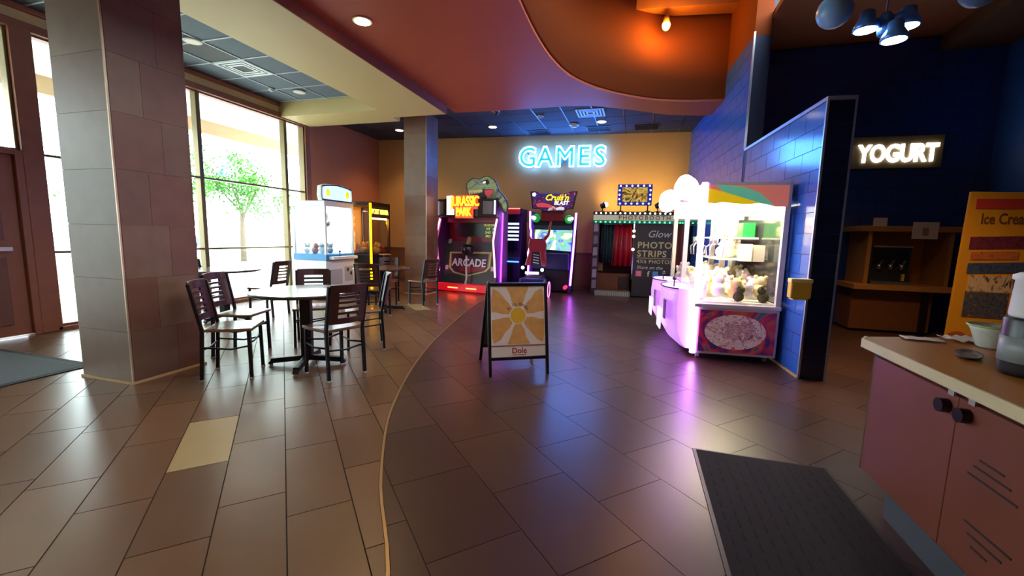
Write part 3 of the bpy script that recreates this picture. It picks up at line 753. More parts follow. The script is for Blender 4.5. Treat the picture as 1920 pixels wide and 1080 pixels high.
P('name_backer', B().box(.55, 1.18, -.196, -.17, 1.90, 2.2).box(.61, 1.07, -.196, -.17, 1.70, 1.92), E('backer_glow', '#c43c10', .5), mq)
pink = E('led_pink', '#ff86d0', 10)
def led(nm, pts, r, mat, par): return P(nm, B().tube(pts, r, 8), mat, par)
led('light_strip', [(.0, .12, 1.70), (-.005, .02, 1.45), (-.015, -.05, 1.2), (-.01, .02, .8), (.0, .07, .48)], .018, pink, jc)
led('light_strip', [(WJ, .12, 1.70), (WJ, .02, 1.45), (WJ+.0, -.05, 1.2), (WJ, .02, .8), (WJ, .07, .40)], .018, pink, jc)
led('light_strip', [(.0, .0, 1.78), (.0, .0, 2.10)], .018, E('led_cool', '#e8f0ff', 4), jc)
led('light_strip', [(WJ, .0, 1.80), (WJ, .0, 2.10)], .018, E('led_cool'), jc)
led('light_strip', [(WJ+.03, .3, .25), (WJ+.03, .35, 1.9)], .02, E('led_purple', '#9a2cff', 9), jc)
# dinosaur head cut-out, a printed flat board
def D(cx, cy): return (.69+(cx-180)/12/71, 2.19+(560-cy)/12/84)
def Dp(p): return [D(*q) for q in p]
out = Dp([(250, 520), (215, 470), (175, 340), (195, 230), (260, 160), (330, 130), (400, 140), (470, 155), (530, 120), (600, 95), (680, 105), (750, 150), (830, 230), (870, 330), (900, 420), (980, 510), (1060, 640), (1090, 760), (1080, 920), (1040, 960), (960, 900), (900, 740), (820, 660), (720, 650), (640, 620), (560, 580), (400, 560), (320, 525)])
dn = P('dinosaur_board', B().prism(out, .14, .17), M('board_outline', '#2a1014', .5), jc)
P('dinosaur_skin', B().prism(Dp([(255, 500), (225, 450), (195, 340), (215, 240), (270, 180), (340, 150), (420, 160), (480, 175), (540, 140), (610, 115), (680, 125), (740, 165), (810, 240), (850, 340), (880, 430), (960, 520), (1040, 650), (1065, 760), (1050, 900), (1000, 860), (960, 720), (840, 620), (840, 500), (780, 390), (590, 390), (560, 380), (500, 400), (300, 430)]), .132, .142), swirl('dino_skin', ['#3a3c40', '#6d7468', '#8c9c58', '#7c8f3a'], 3, .12), dn)
P('dinosaur_jaw', B().prism(Dp([(790, 400), (850, 500), (835, 610), (740, 645), (660, 620), (640, 560), (740, 540)]), .130, .142), M('dino_jaw', '#74805a', .6), dn)
P('mouth', B().prism(Dp([(590, 415), (780, 400), (760, 470), (720, 540), (650, 560), (600, 490)]), .128, .142), M('mouth_red', '#c8323c', .5, emit='#c8323c', es=.3), dn)
P('throat', B().prism(Dp([(470, 460), (590, 430), (640, 560), (560, 600), (480, 560)]), .131, .142), M('throat_dark', '#2c1830', .6), dn)
for k in range(8):
    x = 245+k*38; P('tooth', B().prism(Dp([(x, 415-k*2), (x+34, 412-k*2), (x+26, 500-k*6), (x+10, 505-k*6)]), .126, .142), M('tooth_ivory', '#e8cf94', .5, emit='#e8cf94', es=.2), dn)
P('eye', B().prism(Dp([(550, 240), (585, 215), (615, 222), (605, 250), (570, 258)]), .126, .142), E('eye_white', '#fff4e0', 1.5), dn)
P('brow', B().prism(Dp([(480, 240), (560, 200), (660, 170), (700, 260), (640, 300), (610, 250), (600, 210), (550, 235)]), .128, .142), M('brow_dark', '#26262c', .6), dn)

# ---- slim cabinet behind it
ac = thing('video_cabinet', 'slim arcade cabinet with a stacked score display, half hidden behind the dinosaur cabinet', 'arcade cabinet', (-2.98, 9.82, 0), R(-2))
P('body', B().prism([(.0, 0), (.0, .75), (.10, .95), (.14, 1.85), (.0, 1.9), (.0, 2.0), (.6, 2.0), (.6, 0)], -.2, .28, 'yz'), M('cabinet_midnight', '#1a1030', .4, var=.2), ac, bev=.008)
P('marquee', B().box(-.19, .27, -.012, .0, 1.86, 1.98), M('marquee_red', '#a02030', .4, emit='#a02030', es=.4), ac)
P('marquee_light', B().box(-.19, .27, -.02, -.008, 1.98, 2.0), E('marquee_edge', '#ff5a48', 6), ac)
sc_ = P('screen', B().prism([(.085, 1.0), (.12, 1.72), (.13, 1.72), (.12, 1.0)], -.17, .25, 'yz'), M('screen_navy', '#10142a', .2), ac)
for k in range(7): P('score_row', B().bar((-.14, .10, 1.06+k*.095), (.22, .10, 1.06+k*.095), .012, .05), E('row_white', '#cfdcff', 1.4), sc_)
P('light_bar', B().box(-.19, .27, -.02, .0, .70, .73), E('bar_blue', '#3a7aff', 5), ac)
P('control_panel', B().box(-.2, .28, -.1, .1, .76, .82), M('panel_blue', '#1c2a80', .4), ac, bev=.01)

# ================================================================ RACING CABINET
rc = thing('racing_cabinet', 'sit-down racing arcade cabinet with purple light strips and a lit marquee', 'arcade cabinet', (-2.50, 9.85, 0), R(3))
def K(cx, cy): return ((960+cx/4.5-990)/80, (551-(330+cy/4.5))/79.5)
def Kp(p): return [K(*q) for q in p]
rb = M('racer_black', '#17121f', .35, var=.15)
P('tower', B().box(.10, 1.05, .10, .75, .02, 1.75), rb, rc, bev=.02)
mo = Kp([(150, 140), (200, 140), (228, 158), (450, 158), (490, 140), (545, 140), (515, 285), (475, 285), (430, 306), (265, 306), (235, 285), (170, 285)])
mq = P('marquee', B().prism(mo, -.12, .02), M('marquee_frame', '#20242c', .35), rc, bev=.006)
P('lit_art', B().prism(scale_poly(mo, .94), -.126, -.118), swirl('racing_art', ['#101030', '#28308a', '#5a2a6a', '#101018', '#c04a5a', '#a8c8c0'], 3.0, .55), mq)
text('name', "Cruis'n", .19, E('name_lemon', '#f0f000', 1.6), mq, (K(375, 0)[0], -.13, K(0, 195)[1]), ext=.003, off=.003, shear=.35)
text('name', 'BLAST', .12, E('name_ice', '#eef4ff', 1.3), mq, (K(415, 0)[0], -.13, K(0, 238)[1]), ext=.003, off=.003, shear=.2)
P('art_star', B().disc((K(185, 0)[0], -.129, K(0, 168)[1]), .05, .004, 'xz', 5), E('name_ice'), mq)
P('art_car', B().prism(Kp([(200, 245), (250, 235), (310, 245), (345, 262), (330, 275), (215, 270)]), -.130, -.120), E('car_red', '#c8404c', .8), mq)
P('art_car', B().prism(Kp([(370, 280), (400, 268), (440, 272), (445, 290), (380, 296)]), -.130, -.120), E('car_pale', '#bcd0e0', .9), mq)
P('neck', B().box(.30, .82, .0, .4, 1.70, 1.98), M('racer_red', '#7a1626', .35, var=.2), rc, bev=.02)
sm = Kp([(185, 440), (515, 455), (505, 637), (190, 620)])
P('screen', B().prism(sm, .07, .10), swirl('race_screen', ['#e8f4f0', '#f0f4e8', '#5cc050', '#88b8d8', '#2a5a9a', '#e8f0f4'], 1.3, 1.3), rc)
P('hood', B().box(.12, 1.03, -.02, .15, 1.50, 1.60), M('hood_teal', '#20404a', .4), rc, bev=.01)
for x, z in (K(200, 362), K(480, 368)):
    P('green_dome', B().ball((x, -.02, z), .10, 14), M('dome_green', '#0f7a2a', .3, emit='#18c040', es=.5), rc)
    P('green_lamp', B().ball((x+.02*(1 if x > .5 else -1), -.09, z), .045, 10), E('lamp_green', '#8affb0', 14), rc)
for x, z in (K(174, 355), K(508, 362)): P('amber_lamp', B().ball((x, -.07, z), .035, 10), E('lamp_lime', '#f4f0a0', 8), rc)
pur = E('led_violet', '#d060ff', 14)
led('light_strip', [(K(*q)[0], -.02, K(*q)[1]) for q in ((147, 305), (150, 440), (160, 475), (155, 600), (136, 660), (145, 730), (142, 830), (135, 890))], .020, pur, rc)
led('light_strip', [(K(*q)[0], -.02, K(*q)[1]) for q in ((540, 315), (532, 500), (528, 600), (520, 760), (512, 925))], .022, pur, rc)
P('side_fin', B().prism(Kp([(150, 300), (180, 420), (180, 1000), (130, 1000), (135, 660), (155, 600), (160, 475)]), .0, .7), M('fin_purple', '#3a1670', .35, var=.15), rc)
P('side_fin', B().prism(Kp([(530, 310), (515, 440), (490, 1000), (515, 1000), (525, 700), (532, 500)]), .0, .7), M('fin_purple'), rc)
P('lower_dash', B().box(.12, 1.0, -.05, .2, .55, .95), M('dash_indigo', '#241a58', .35, var=.2), rc, bev=.03)
P('red_button', B().disc((K(475, 0)[0], -.22, .16), .045, .17, 'xz', 14), E('button_red', '#ff3a60', 1.2), rc)
P('coin_frame', B().prism(Kp([(165, 657), (190, 657), (190, 692), (165, 692)]), -.06, -.04), E('coin_pink', '#ff5aa0', 2), rc)
# seat in front of the tower, seen from behind
st = P('driver_seat', B().box(.04, .50, -.12, .50, .0, .22), rb, rc, bev=.01, loc=(.08-.83*math.sin(R(3)), -.83, 0))
st['label'] = 'red racing seat with blue rear lamps'
rs = M('seat_red', '#8a1c34', .3, var=.15, coat=.3)
def L(cx, cy): return ((960+cx/4.5-998)/84, (556-(330+cy/4.5))/84)
def Lp(p): return [L(*q) for q in p]
P('back_shell', B().prism(Lp([(225, 570), (235, 530), (360, 530), (378, 580), (372, 640), (385, 755), (340, 755), (322, 640), (262, 640), (250, 755), (198, 755), (232, 640)]), -.06, .04), rs, st, bev=.015)
for q in (((205, 400), (218, 405), (228, 500), (250, 530), (235, 545), (215, 505)), ((415, 385), (400, 390), (380, 490), (345, 530), (368, 545), (398, 500))):
    P('roll_bar', B().prism(Lp(q), -.04, .02), rs, st, bev=.006)
P('lattice', B().prism(Lp([(262, 640), (322, 640), (340, 755), (250, 755)]), -.03, .02), M('lattice_dark', '#20182c', .4), st)
for k in range(4): P('vent_bar', B().bar((L(268, 0)[0], -.045, L(0, 660+k*22)[1]), (L(318, 0)[0], -.045, L(0, 668+k*22)[1]), .012, .018), M('vent_silver', '#b8b4c8', .4), st)
P('cushion', B().box(.05, .46, .04, .5, .34, .46), M('cushion_black', '#18141c', .5), st, bev=.03)
P('bumper', B().box(-.02, .56, -.16, .05, .20, .42), M('bumper_indigo', '#2a1f66', .3, var=.15), st, bev=.03)
for x, z in (L(192, 770), L(355, 783)): P('tail_lamp', B().ball((x, -.17, z), .036, 10), E('lamp_ice', '#a8d8ff', 14), st)
P('brake_bar', B().box(L(215, 0)[0], L(326, 0)[0], -.18, -.15, L(0, 822)[1], L(0, 802)[1]), E('bar_rose', '#ffc0d0', 5), st)
P('plate', B().box(L(205, 0)[0], L(330, 0)[0], -.175, -.158, .19, .29), M('plate_pale', '#b8b89a', .4, emit='#e8e4b0', es=.6), st)
for s in (-.06, .52): P('wheel', B().disc((s, -.02, .17), .17, .09, 'yz', 20), M('rubber'), st)
P('wheel_rim_light', B().tube([(.625, -.02+.175*math.cos(a), .18+.17*math.sin(a)) for a in [k*math.pi/10 for k in range(21)]], .009, 6), E('rim_pink', '#ff7ac8', 3), st)

# ================================================================ PHOTO BOOTH
pb = thing('photo_booth', 'photo booth with red and dark curtains and a lit bulb header', 'photo booth', (-.98, 9.95, 0), SK*.6)
def Q(cx, cy): return ((cx-50)/371, (1005-cy)/371)
def Qp(p): return [Q(*q) for q in p]
pk = M('booth_black', '#231f24', .45, var=.12)
WB = 2.05
P('floor_plate', B().box(0, WB, .0, .95, .02, .08), pk, pb)
P('back_wall', B().box(0, WB, .90, .95, .08, 1.9), M('booth_brown', '#6a3a20', .5, var=.12), pb)
P('side_wall', B().box(0, .03, .0, .95, .08, 1.9), pk, pb)
P('left_panel', B().box(.03, .15, .0, .04, .08, 1.68), M('booth_plum', '#35203c', .45), pb)
for k, cy in enumerate((420, 525, 625, 720, 815, 910)):
    x, z = Q(75, cy); P('photo_strip', B().prism([(x-.05, z-.10), (x+.055, z-.09), (x+.05, z+.10), (x-.045, z+.09)], -.008, .0), M('strip_%d' % (k % 2), ['#9c8894', '#7d6c7c'][k % 2], .4, var=.3, scale=25), pb)
P('front_panel', B().box(.93, WB, .0, .06, .08, 1.70), pk, pb)
P('mirror', B().box(.905, .93, -.004, .05, .4, 1.68), M('mirror', '#a8b8c0', .06, 1), pb)
for cy in (445, 490, 600): P('round_lamp', B().ball((.915, -.02, Q(0, cy)[1]), .035, 8), E('lamp_warm', '#fff0d0', 3), pb)
def curtain(nm, x0, x1, z0, z1, y, mat, folds, flare=.0):
    b = B(); n = folds*6; vs = []
    for r, z in enumerate((z1, (z0+z1)/2, z0)):
        for k in range(n+1):
            t = k/n; f = 1+flare*r/2
            vs.append((x0+(x1-x0)*.5+((t-.5)*(x1-x0))*f, y+.03*math.sin(t*folds*2*math.pi), z))
    fs = [(r*(n+1)+k, r*(n+1)+k+1, (r+1)*(n+1)+k+1, (r+1)*(n+1)+k) for r in range(2) for k in range(n)]
    o = P(nm, b.add(vs, fs, True), mat, pb); md = o.modifiers.new('thick', 'SOLIDIFY'); md.thickness = .006
curtain('dark_curtain', .20, .50, .76, 1.64, .10, M('curtain_teal', '#1c3038', .7, var=.1), 4)
curtain('red_curtain', .50, .88, .70, 1.66, .07, M('curtain_red', '#a81428', .35, var=.1), 4, .25)
P('curtain_rod', B().tube([(.15, .09, 1.66), (.93, .09, 1.66)], .012, 8), M('steel'), pb)
P('bench', B().box(.12, .90, .4, .9, .08, .5), M('bench_wood', '#7a4322', .45, var=.15), pb, bev=.01)
P('step', B().box(.10, .90, -.08, .10, .0, .12), M('step_grey', '#7c7872', .5), pb)
for k in range(16): P('step_rib', B().box(.12+k*.048, .145+k*.048, -.088, -.08, .015, .11), M('step_rib', '#a8a49a', .45), pb)
P('printer', B().box(.65, .84, .3, .4, .15, .42), M('printer_dark', '#2a1a18', .4), pb)
P('notice', B().box(.14, .25, .36, .40, .55, .76), M('notice_tan', '#a07850', .5), pb)
hd = P('header', B().box(-.01, WB+.01, -.06, .95, 1.68, 1.94), M('header_black', '#1d1a18', .4), pb, bev=.008)
P('name_band', B().box(.0, WB, -.066, -.058, 1.74, 1.86), M('band_cream', '#a8a290', .4, emit='#d8d0b8', es=.3), hd)
text('name', 'PHOTOBOOTH', .13, M('letter_ochre', '#7a4a20', .5), hd, (1.12, -.068, 1.80), ext=.003, off=.003, space=1.35)
P('bulb_strip', B().box(.0, WB, -.066, -.058, 1.675, 1.735), M('strip_green', '#0c4a34', .4, emit='#0c6a44', es=.4), hd)
wbulb = B().ball((0, 0, 0), .018, 8).mesh('bulb'); wbulb.materials.append(E('bulb_white', '#fffbe8', 8))
gbulb = B().ball((0, 0, 0), .018, 8).mesh('bulb'); gbulb.materials.append(E('bulb_green', '#40ffb0', 5))
for k in range(19):
    link('bulb', wbulb, None, hd, (.06+k*.107, -.068, 1.90)); link('bulb', gbulb, None, hd, (.06+k*.107, -.072, 1.705))
pp = [x for x in pb.children if x.name.startswith('front_panel')][0]
go = M('letter_gold', '#b8a47a', .5, emit='#b8a47a', es=.12); gw = M('letter_grey', '#b8b4b8', .5, emit='#b8b4b8', es=.1)
X0 = Q(425, 0)[0]
text('lettering', 'PHOTO', .20, go, pp, (X0, -.003, Q(0, 563)[1]), align='LEFT', off=.004, space=1.12)
text('lettering', 'STRIPS', .20, go, pp, (X0, -.003, Q(0, 635)[1]), align='LEFT', off=.004, space=1.12)
text('lettering', '4X6 PHOTOS', .12, go, pp, (X0, -.003, Q(0, 700)[1]), align='LEFT', off=.001, space=1.1)
text('lettering', 'Share on the', .11, gw, pp, (X0, -.003, Q(0, 750)[1]), align='LEFT', shear=.3)
text('lettering', 'Glow', .22, gw, pp, (X0+.2, -.003, Q(0, 470)[1]), align='LEFT', shear=.3)
P('rule', B().box(X0, X0+.75, -.004, .0, Q(0, 672)[1], Q(0, 668)[1]), go, pp)
x, z = Q(447, 802); P('icon_square', B().box(x-.065, x+.065, -.006, .0, z-.065, z+.065), M('icon_rose', '#b8506a', .4, emit='#b8506a', es=.3), pp)
P('icon_ring', B().tube([(x+.035*math.cos(a), -.008, z+.035*math.sin(a)) for a in [k*math.pi/8 for k in range(17)]], .006, 6), M('icon_white', '#e0c8d0', .4), pp)
text('icon_letter', 'f', .17, M('icon_white'), pp, (Q(525, 0)[0], -.003, z-.005), off=.004)
P('icon_square', B().box(Q(560, 0)[0], Q(560, 0)[0]+.12, -.006, .0, z-.06, z+.06), M('icon_blue', '#3a70a8', .4, emit='#3a70a8', es=.3), pp)
# lit sign standing on the booth
fs_ = thing('bulb_frame_sign', 'small framed picture sign edged with blue bulbs on the photo booth', 'sign', (-.47, 10.05, 1.945), SK*.6)
P('frame', B().prism([(0, .14), (.75, .14), (.75, .61), (0, .61)], -.03, .03), M('frame_indigo', '#20207a', .4, emit='#2020a0', es=.25), fs_, bev=.006)
P('picture', B().box(.10, .65, -.036, -.028, .22, .54), swirl('booth_picture', ['#3a2418', '#8a5a28', '#d0a830', '#d8c860', '#402a1c'], 5, .45), fs_)
for x in (.08, .67): P('leg', B().bar((x, 0, .005), (x, 0, .15), .03).bar((x-.06, 0, .01), (x+.06, 0, .01), .02), pk, fs_)
bb = B().ball((0, 0, 0), .020, 8).mesh('bulb'); bb.materials.append(E('bulb_blue', '#b8c4ff', 5))
for k in range(6):
    for z in (.18, .575): link('bulb', bb, None, fs_, (.06+k*.126, -.036, z))
for z in (.28, .375, .475):
    for x in (.04, .71): link('bulb', bb, None, fs_, (x, -.036, z))
for x, lab in ((-.80, 'spot lamp on the left end of the photo booth roof'), (.42, 'spot lamp on the photo booth roof beside the claw machine')):
    t = thing('spot_lamp', lab, 'lamp', (x, 10.12, 1.945))
    P('stand', B().lathe([(.05, 0), (.05, .012), (.012, .02), (.012, .08)], n=10), blackm, t)
    P('housing', B().tube([(-.05, 0, .12), (.05, .02, .16)], [.05, .075], 12), blackm, t)
    P('lens', B().ball((.065, .025, .165), .055, 10), E('spot_lens', '#fff2c0', 20), t)
    light('spot_beam', 'SPOT', 110, lin3('#ffd878'), t, (.10, .04, .18), (R(115), 0, R(-25) if x < 0 else R(25)), spot_size=R(120), spot_blend=.8, shadow_soft_size=.06)
# ================================================================ NEON SIGN
ns = thing('neon_sign', 'blue neon GAMES sign on the mustard wall', 'sign', (-1.87, backy(-1.87)-.09, 3.32), SK)
neon = E('neon_cyan', '#5096ff', 48); nfill = M('neon_fill', '#1f6fc0', .4, emit='#1f70d0', es=.9)
for ch, x in (('G', -.92), ('A', -.47), ('M', .03), ('E', .50), ('S', .89)):
    t = text('letter', ch, .66, nfill, ns, (x, 0, 0), ext=.012, off=.018, sx=.95)
    text('tube', ch, .66, neon, t, (0, 0, .03), (0, 0, 0), off=.02, bevel=.017, fill=False)
for k in range(5): P('standoff', B().bar((-.92+k*.46, .0, .12), (-.92+k*.46, .088, .12), .02), blackm, ns)
# ================================================================ BIG CLAW MACHINE
cm = thing('claw_machine', 'large brightly lit claw machine with candy artwork beside the blue wall', 'claw machine', (.665, 5.0, 0), SK)
WX, LY, HT = .86, 1.85, 1.95
pf = M('claw_white', '#e0d6da', .35, var=.03)
P('base', B().box(.0, WX, .0, LY, .07, .60), pf, cm, bev=.01)
ap = P('art_panel', B().box(.06, WX-.03, -.008, .002, .10, .57), swirl('candy_art', ['#3a3a7a', '#5a2a6a', '#a8285a', '#c03a58', '#d0583a', '#3a6a8a'], 2.6, .10), cm)
oval = [(.43+.31*math.cos(a), .335+.195*math.sin(a)) for a in [k*math.pi/16 for k in range(32)]]
P('oval', B().prism(oval, -.012, -.006), swirl('oval_art', ['#e8c8d0', '#d8a8b0', '#f0d8d8', '#b05a70', '#e8d0c8'], 7, .12), ap)
P('oval_splash', B().prism([(.43+(.22 if k % 2 else .16)*math.cos(a)+.04, .345+(.13 if k % 2 else .09)*math.sin(a)) for k, a in enumerate([k*math.pi/12 for k in range(24)])], -.015, -.010), swirl('splash_art', ['#f0e4e4', '#a85a70', '#e0a8b8', '#8a4a60'], 9, .12), ap)
P('sill', B().box(-.005, WX+.005, -.02, LY, .595, .64), pf, cm, bev=.008)
P('prize_floor', B().box(.03, WX-.03, .03, LY-.03, .64, .66), M('prize_floor', '#f4f0e0', .5, var=.02), cm)
for x, y in ((WX-.025, .025), (.03, LY-.03), (WX-.03, LY-.03)): P('corner_post', B().box(x-.025, x+.025, y-.025, y+.025, .64, 1.75), pf, cm)
P('mid_post', B().box(.0, .05, LY/2-.025, LY/2+.025, .64, 1.75), pf, cm)
for x, y in ((.50, 1.0), (.50, 1.55)): P('inner_post', B().box(x-.03, x+.03, y-.03, y+.03, .66, 1.75), M('post_cream', '#e8e4cc', .4), cm)
cgl = glass('claw_glass', '#fbfdfb')
P('front_glass', B().box(.05, WX-.05, .0, .004, .64, 1.72), cgl, cm)
P('side_glass', B().box(.0, .004, .05, LY/2-.03, .64, 1.72), cgl, cm)
P('side_glass', B().box(.0, .004, LY/2+.03, LY-.05, .64, 1.72), cgl, cm)
P('canopy_box', B().box(.0, WX, .04, LY, 1.74, HT), pf, cm, bev=.01)
P('canopy_frame', B().box(.0, WX, .0, .05, HT-.035, HT), pf, cm)
P('canopy_frame', B().box(WX-.03, WX, .0, .05, 1.70, HT), pf, cm)
vz = [(.05, 1.735), (.13, 1.73), (.19, 1.745), (.25, 1.745), (.31, 1.73), (.39, 1.725), (.48, 1.725), (.55, 1.735), (.62, 1.725), (.72, 1.70), (WX-.03, 1.70), (WX-.03, HT-.03), (.05, HT-.03)]
vl = P('valance', B().prism(vz, -.004, .03), M('valance_pink', '#e8826e', .4, emit='#e8826e', es=.35), cm)
P('valance_swirl', B().prism([(.05, 1.735), (.19, 1.745), (.31, 1.73), (.48, 1.725), (.56, 1.735), (.40, 1.80), (.25, 1.84), (.05, HT-.06)], -.007, .0), M('valance_yellow', '#f0c810', .4, emit='#f0c810', es=.5), vl)
P('valance_swirl', B().prism([(.56, 1.735), (.70, 1.715), (.55, 1.84), (.40, 1.90), (.22, 1.92), (.12, 1.92), (.20, 1.85), (.36, 1.80)], -.010, -.002), M('valance_teal', '#6ac0a0', .4, emit='#6ac0a0', es=.4), vl)
P('light_panel', B().box(.08, WX-.06, .10, LY-.1, 1.715, 1.74), E('claw_lamp', '#fff6dc', 6), cm)
P('light_bar', B().box(.05, WX-.05, .035, .06, 1.60, 1.72), E('claw_bar', '#fffbe8', 5), cm)
P('mirror_back', B().box(WX-.012, WX-.004, .06, LY-.06, .66, 1.72), M('mirror_grey', '#6a6f70', .12, .8), cm)
for z, y0 in ((1.36, .75), (1.10, .62)):
    P('shelf', B().box(.34, WX-.03, y0, 1.55, z, z+.02), M('shelf_white', '#e8e6da', .4), cm)
P('green_box', B().box(.66, .80, .80, 1.0, 1.38, 1.56), M('box_green', '#128a3a', .4), cm)
P('display_box', B().box(.55, .66, .40, .55, 1.10, 1.30), M('box_ivory', '#f0ece0', .5), cm)
P('display_box', B().box(.68, .80, .42, .60, 1.10, 1.29), M('box_grey', '#c8c4b0', .5), cm)
led('light_column', [(.012, .012, .07), (.012, .012, HT)], .032, E('led_lilac', '#d888ff', 22), cm)
for y in (.45, 1.35):
    P('gantry', B().box(.04, WX-.04, y-.02, y+.02, 1.62, 1.66), pf, cm)
    cl = P('claw_body', B().tube([(.25, y, 1.62), (.25, y, 1.36)], .012, 6).lathe([(.05, 1.28), (.055, 1.38)], c=(.25, y, 0), n=10), M('claw_silver', '#c8c8c8', .3, .7), cm)
    for k in range(3):
        a = k*2.094; P('claw_arm', B().tube([(.25+.03*math.cos(a), y+.03*math.sin(a), 1.30), (.25+.12*math.cos(a), y+.12*math.sin(a), 1.25), (.25+.10*math.cos(a), y+.10*math.sin(a), 1.14)], .010, 6), M('claw_silver'), cl)
stm = M('station_pink_glow', '#e6c6ee', .3, var=.03, emit='#c878ff', es=.9)  # lilac emission stands in for LED glow on the station fronts
for k, y0 in enumerate((.08, 1.0)):
    n = 12; prof = []
    b = B(); ws = .72; vs = []
    zs = [.10, .18, .3, .45, .6, .72, .78]; xs = [-.10, -.20, -.27, -.30, -.31, -.30, -.29]
    for z, x in zip(zs, xs):
        for j in range(n+1):
            t = j/n; vs.append((x*(1-.45*abs(2*t-1)**3), y0+ws*t, z))
    for i in range(len(zs)-1):
        for j in range(n): b.f.append((i*(n+1)+j, i*(n+1)+j+1, (i+1)*(n+1)+j+1, (i+1)*(n+1)+j)); b.sm.append(True)
    b.v += vs; m0 = len(b.v)
    b.v += [(0.0, y0, z) for z in zs]+[(0.0, y0+ws, z) for z in zs]
    for i in range(len(zs)-1):
        b.f.append((i*(n+1), m0+i, m0+i+1, (i+1)*(n+1))); b.sm.append(False)
        b.f.append((i*(n+1)+n, m0+len(zs)+i, m0+len(zs)+i+1, (i+1)*(n+1)+n)); b.sm.append(False)
    b.f.append(tuple(range((len(zs)-1)*(n+1), len(zs)*(n+1)))+(m0+2*len(zs)-1, m0+len(zs)-1)); b.sm.append(False)
    b.f.append(tuple(range(n, -1, -1))+(m0, m0+len(zs))); b.sm.append(False)
    sn = P('station', b, stm, cm)
    P('rim', B().tube([(-.30*(1-.45*abs(2*t-1)**3)-.003, y0+ws*t, .78) for t in [j/12 for j in range(13)]], .008, 6), M('rim_plum', '#4a2a50', .4), sn)
    P('prize_flap', B().box(-.318, -.306, y0+.22, y0+.52, .26, .5), M('flap_white', '#efe4f4', .3, emit='#e8c8ff', es=1.2), sn)
    P('coin_panel', B().box(-.302, -.285, y0+.04, y0+.15, .42, .64), M('coin_grey', '#8a7a98', .4), sn)
    js = P('joystick', B().tube([(-.18, y0+.25, .78), (-.18, y0+.24, .86)], .008, 6).ball((-.18, y0+.24, .875), .024, 8), M('joy_black'), sn)
    P('button', B().disc((-.18, y0+.45, .78), .022, .012, 'xy', 10), E('button_blue', '#6a9aff', 1), sn)
for x, y in ((.08, .1), (WX-.08, .1), (.08, LY-.1), (WX-.08, LY-.1)):
    P('caster', B().disc((x-.015, y, .036), .036, .03, 'yz', 12).box(x-.02, x+.02, y-.02, y+.02, .05, .08), M('caster_grey', '#9a9aa0', .4), cm)
gb = E('globe_pink', '#ffd8ff', 5)
for c, r in (((-.16, .10, 1.90), .13), ((-.28, .42, 1.80), .12), ((-.12, .40, 1.99), .10), ((-.25, .85, 1.78), .10)):
    P('globe_lamp', B().ball(c, r, 16), gb, cm)
for p_, q_ in (((.02, .10, 1.78), (-.16, .10, 1.85)), ((.02, .42, 1.76), (-.28, .42, 1.76)), ((.02, .85, 1.76), (-.25, .85, 1.74))): P('globe_bracket', B().bar(p_, q_, .03), pf, cm)
P('lamp_box', B().box(-.16, -.02, .55, .80, 1.60, 1.74), E('lamp_box', '#fff8e0', 3), cm)
light('claw_light', 'AREA', 55, lin3('#fff0cc'), cm, (.43, .9, 1.70), (0, 0, 0), shape='RECTANGLE', size=.6, size_y=1.5)
cmx = Matrix.Translation((.665, 5.0, 0)) @ Matrix.Rotation(SK, 4, 'Z')
sp = []
for i in range(5):
    for j in range(8):
        v = cmx @ Vector((.12+i*.15+random.uniform(-.03, .03), .22+j*.20+random.uniform(-.04, .04), .66+random.uniform(0, .05)+.05*(j/7)))
        sp.append((v.x, v.y, v.z, random.uniform(1.0, 1.6)))
plush_heap(sp, ['plush toy in claw machine heap, %s row from front glass, %s from left' % (ORD[j], ORD[i]) for i in range(5) for j in range(8)], 'plush toys heaped in the claw machine', ['#f0e8c8', '#f4f0e4', '#e8d48a', '#f2e6ee', '#ead9a0', '#f6f2ea', '#cdb0c8'])
sp = []
for (x, y, z) in ((.40, .85, 1.38), (.47, 1.0, 1.38), (.55, .9, 1.38), (.62, 1.1, 1.38), (.42, .75, 1.12), (.50, .8, 1.12), (.58, .95, 1.12), (.68, 1.0, 1.12)):
    v = cmx @ Vector((x, y, z)); sp.append((v.x, v.y, v.z, 1.25))
plush_heap(sp, ['cream plush toy on the %s shelf inside the claw machine, %s from the left' % ('upper' if k < 4 else 'lower', ORD[k % 4]) for k in range(8)], 'plush toys on the claw machine shelves', ['#f4ecd0', '#f0e0e4', '#efe6b0'])
sp = []
for (x, y) in ((.47, .12), (.72, .12)):
    v = cmx @ Vector((x, y, .66)); sp.append((v.x, v.y, v.z, 1.0))
plush_heap(sp, ['dark olive plush toy at the front glass of the claw machine, %s one' % q for q in ('left', 'right')], 'dark plush toys at the claw machine glass', ['#4a4a28'])

# ---- small yellow box fixed to the partition
bx = thing('wall_dispenser', 'small yellow box fixed to the front edge of the blue partition', 'dispenser', (1.53, 4.66, .80), SK)
P('case', B().box(-.10, .08, -.10, -.014, 0, .18), M('dispenser_yellow', '#d8b23a', .45, var=.08), bx, bev=.012)
P('lid', B().box(-.104, .084, -.104, -.014, .15, .19), M('dispenser_cream', '#e8d890', .4), bx, bev=.008)
P('tray', B().box(-.08, .05, -.11, -.02, -.012, .0), M('dispenser_cream'), bx)

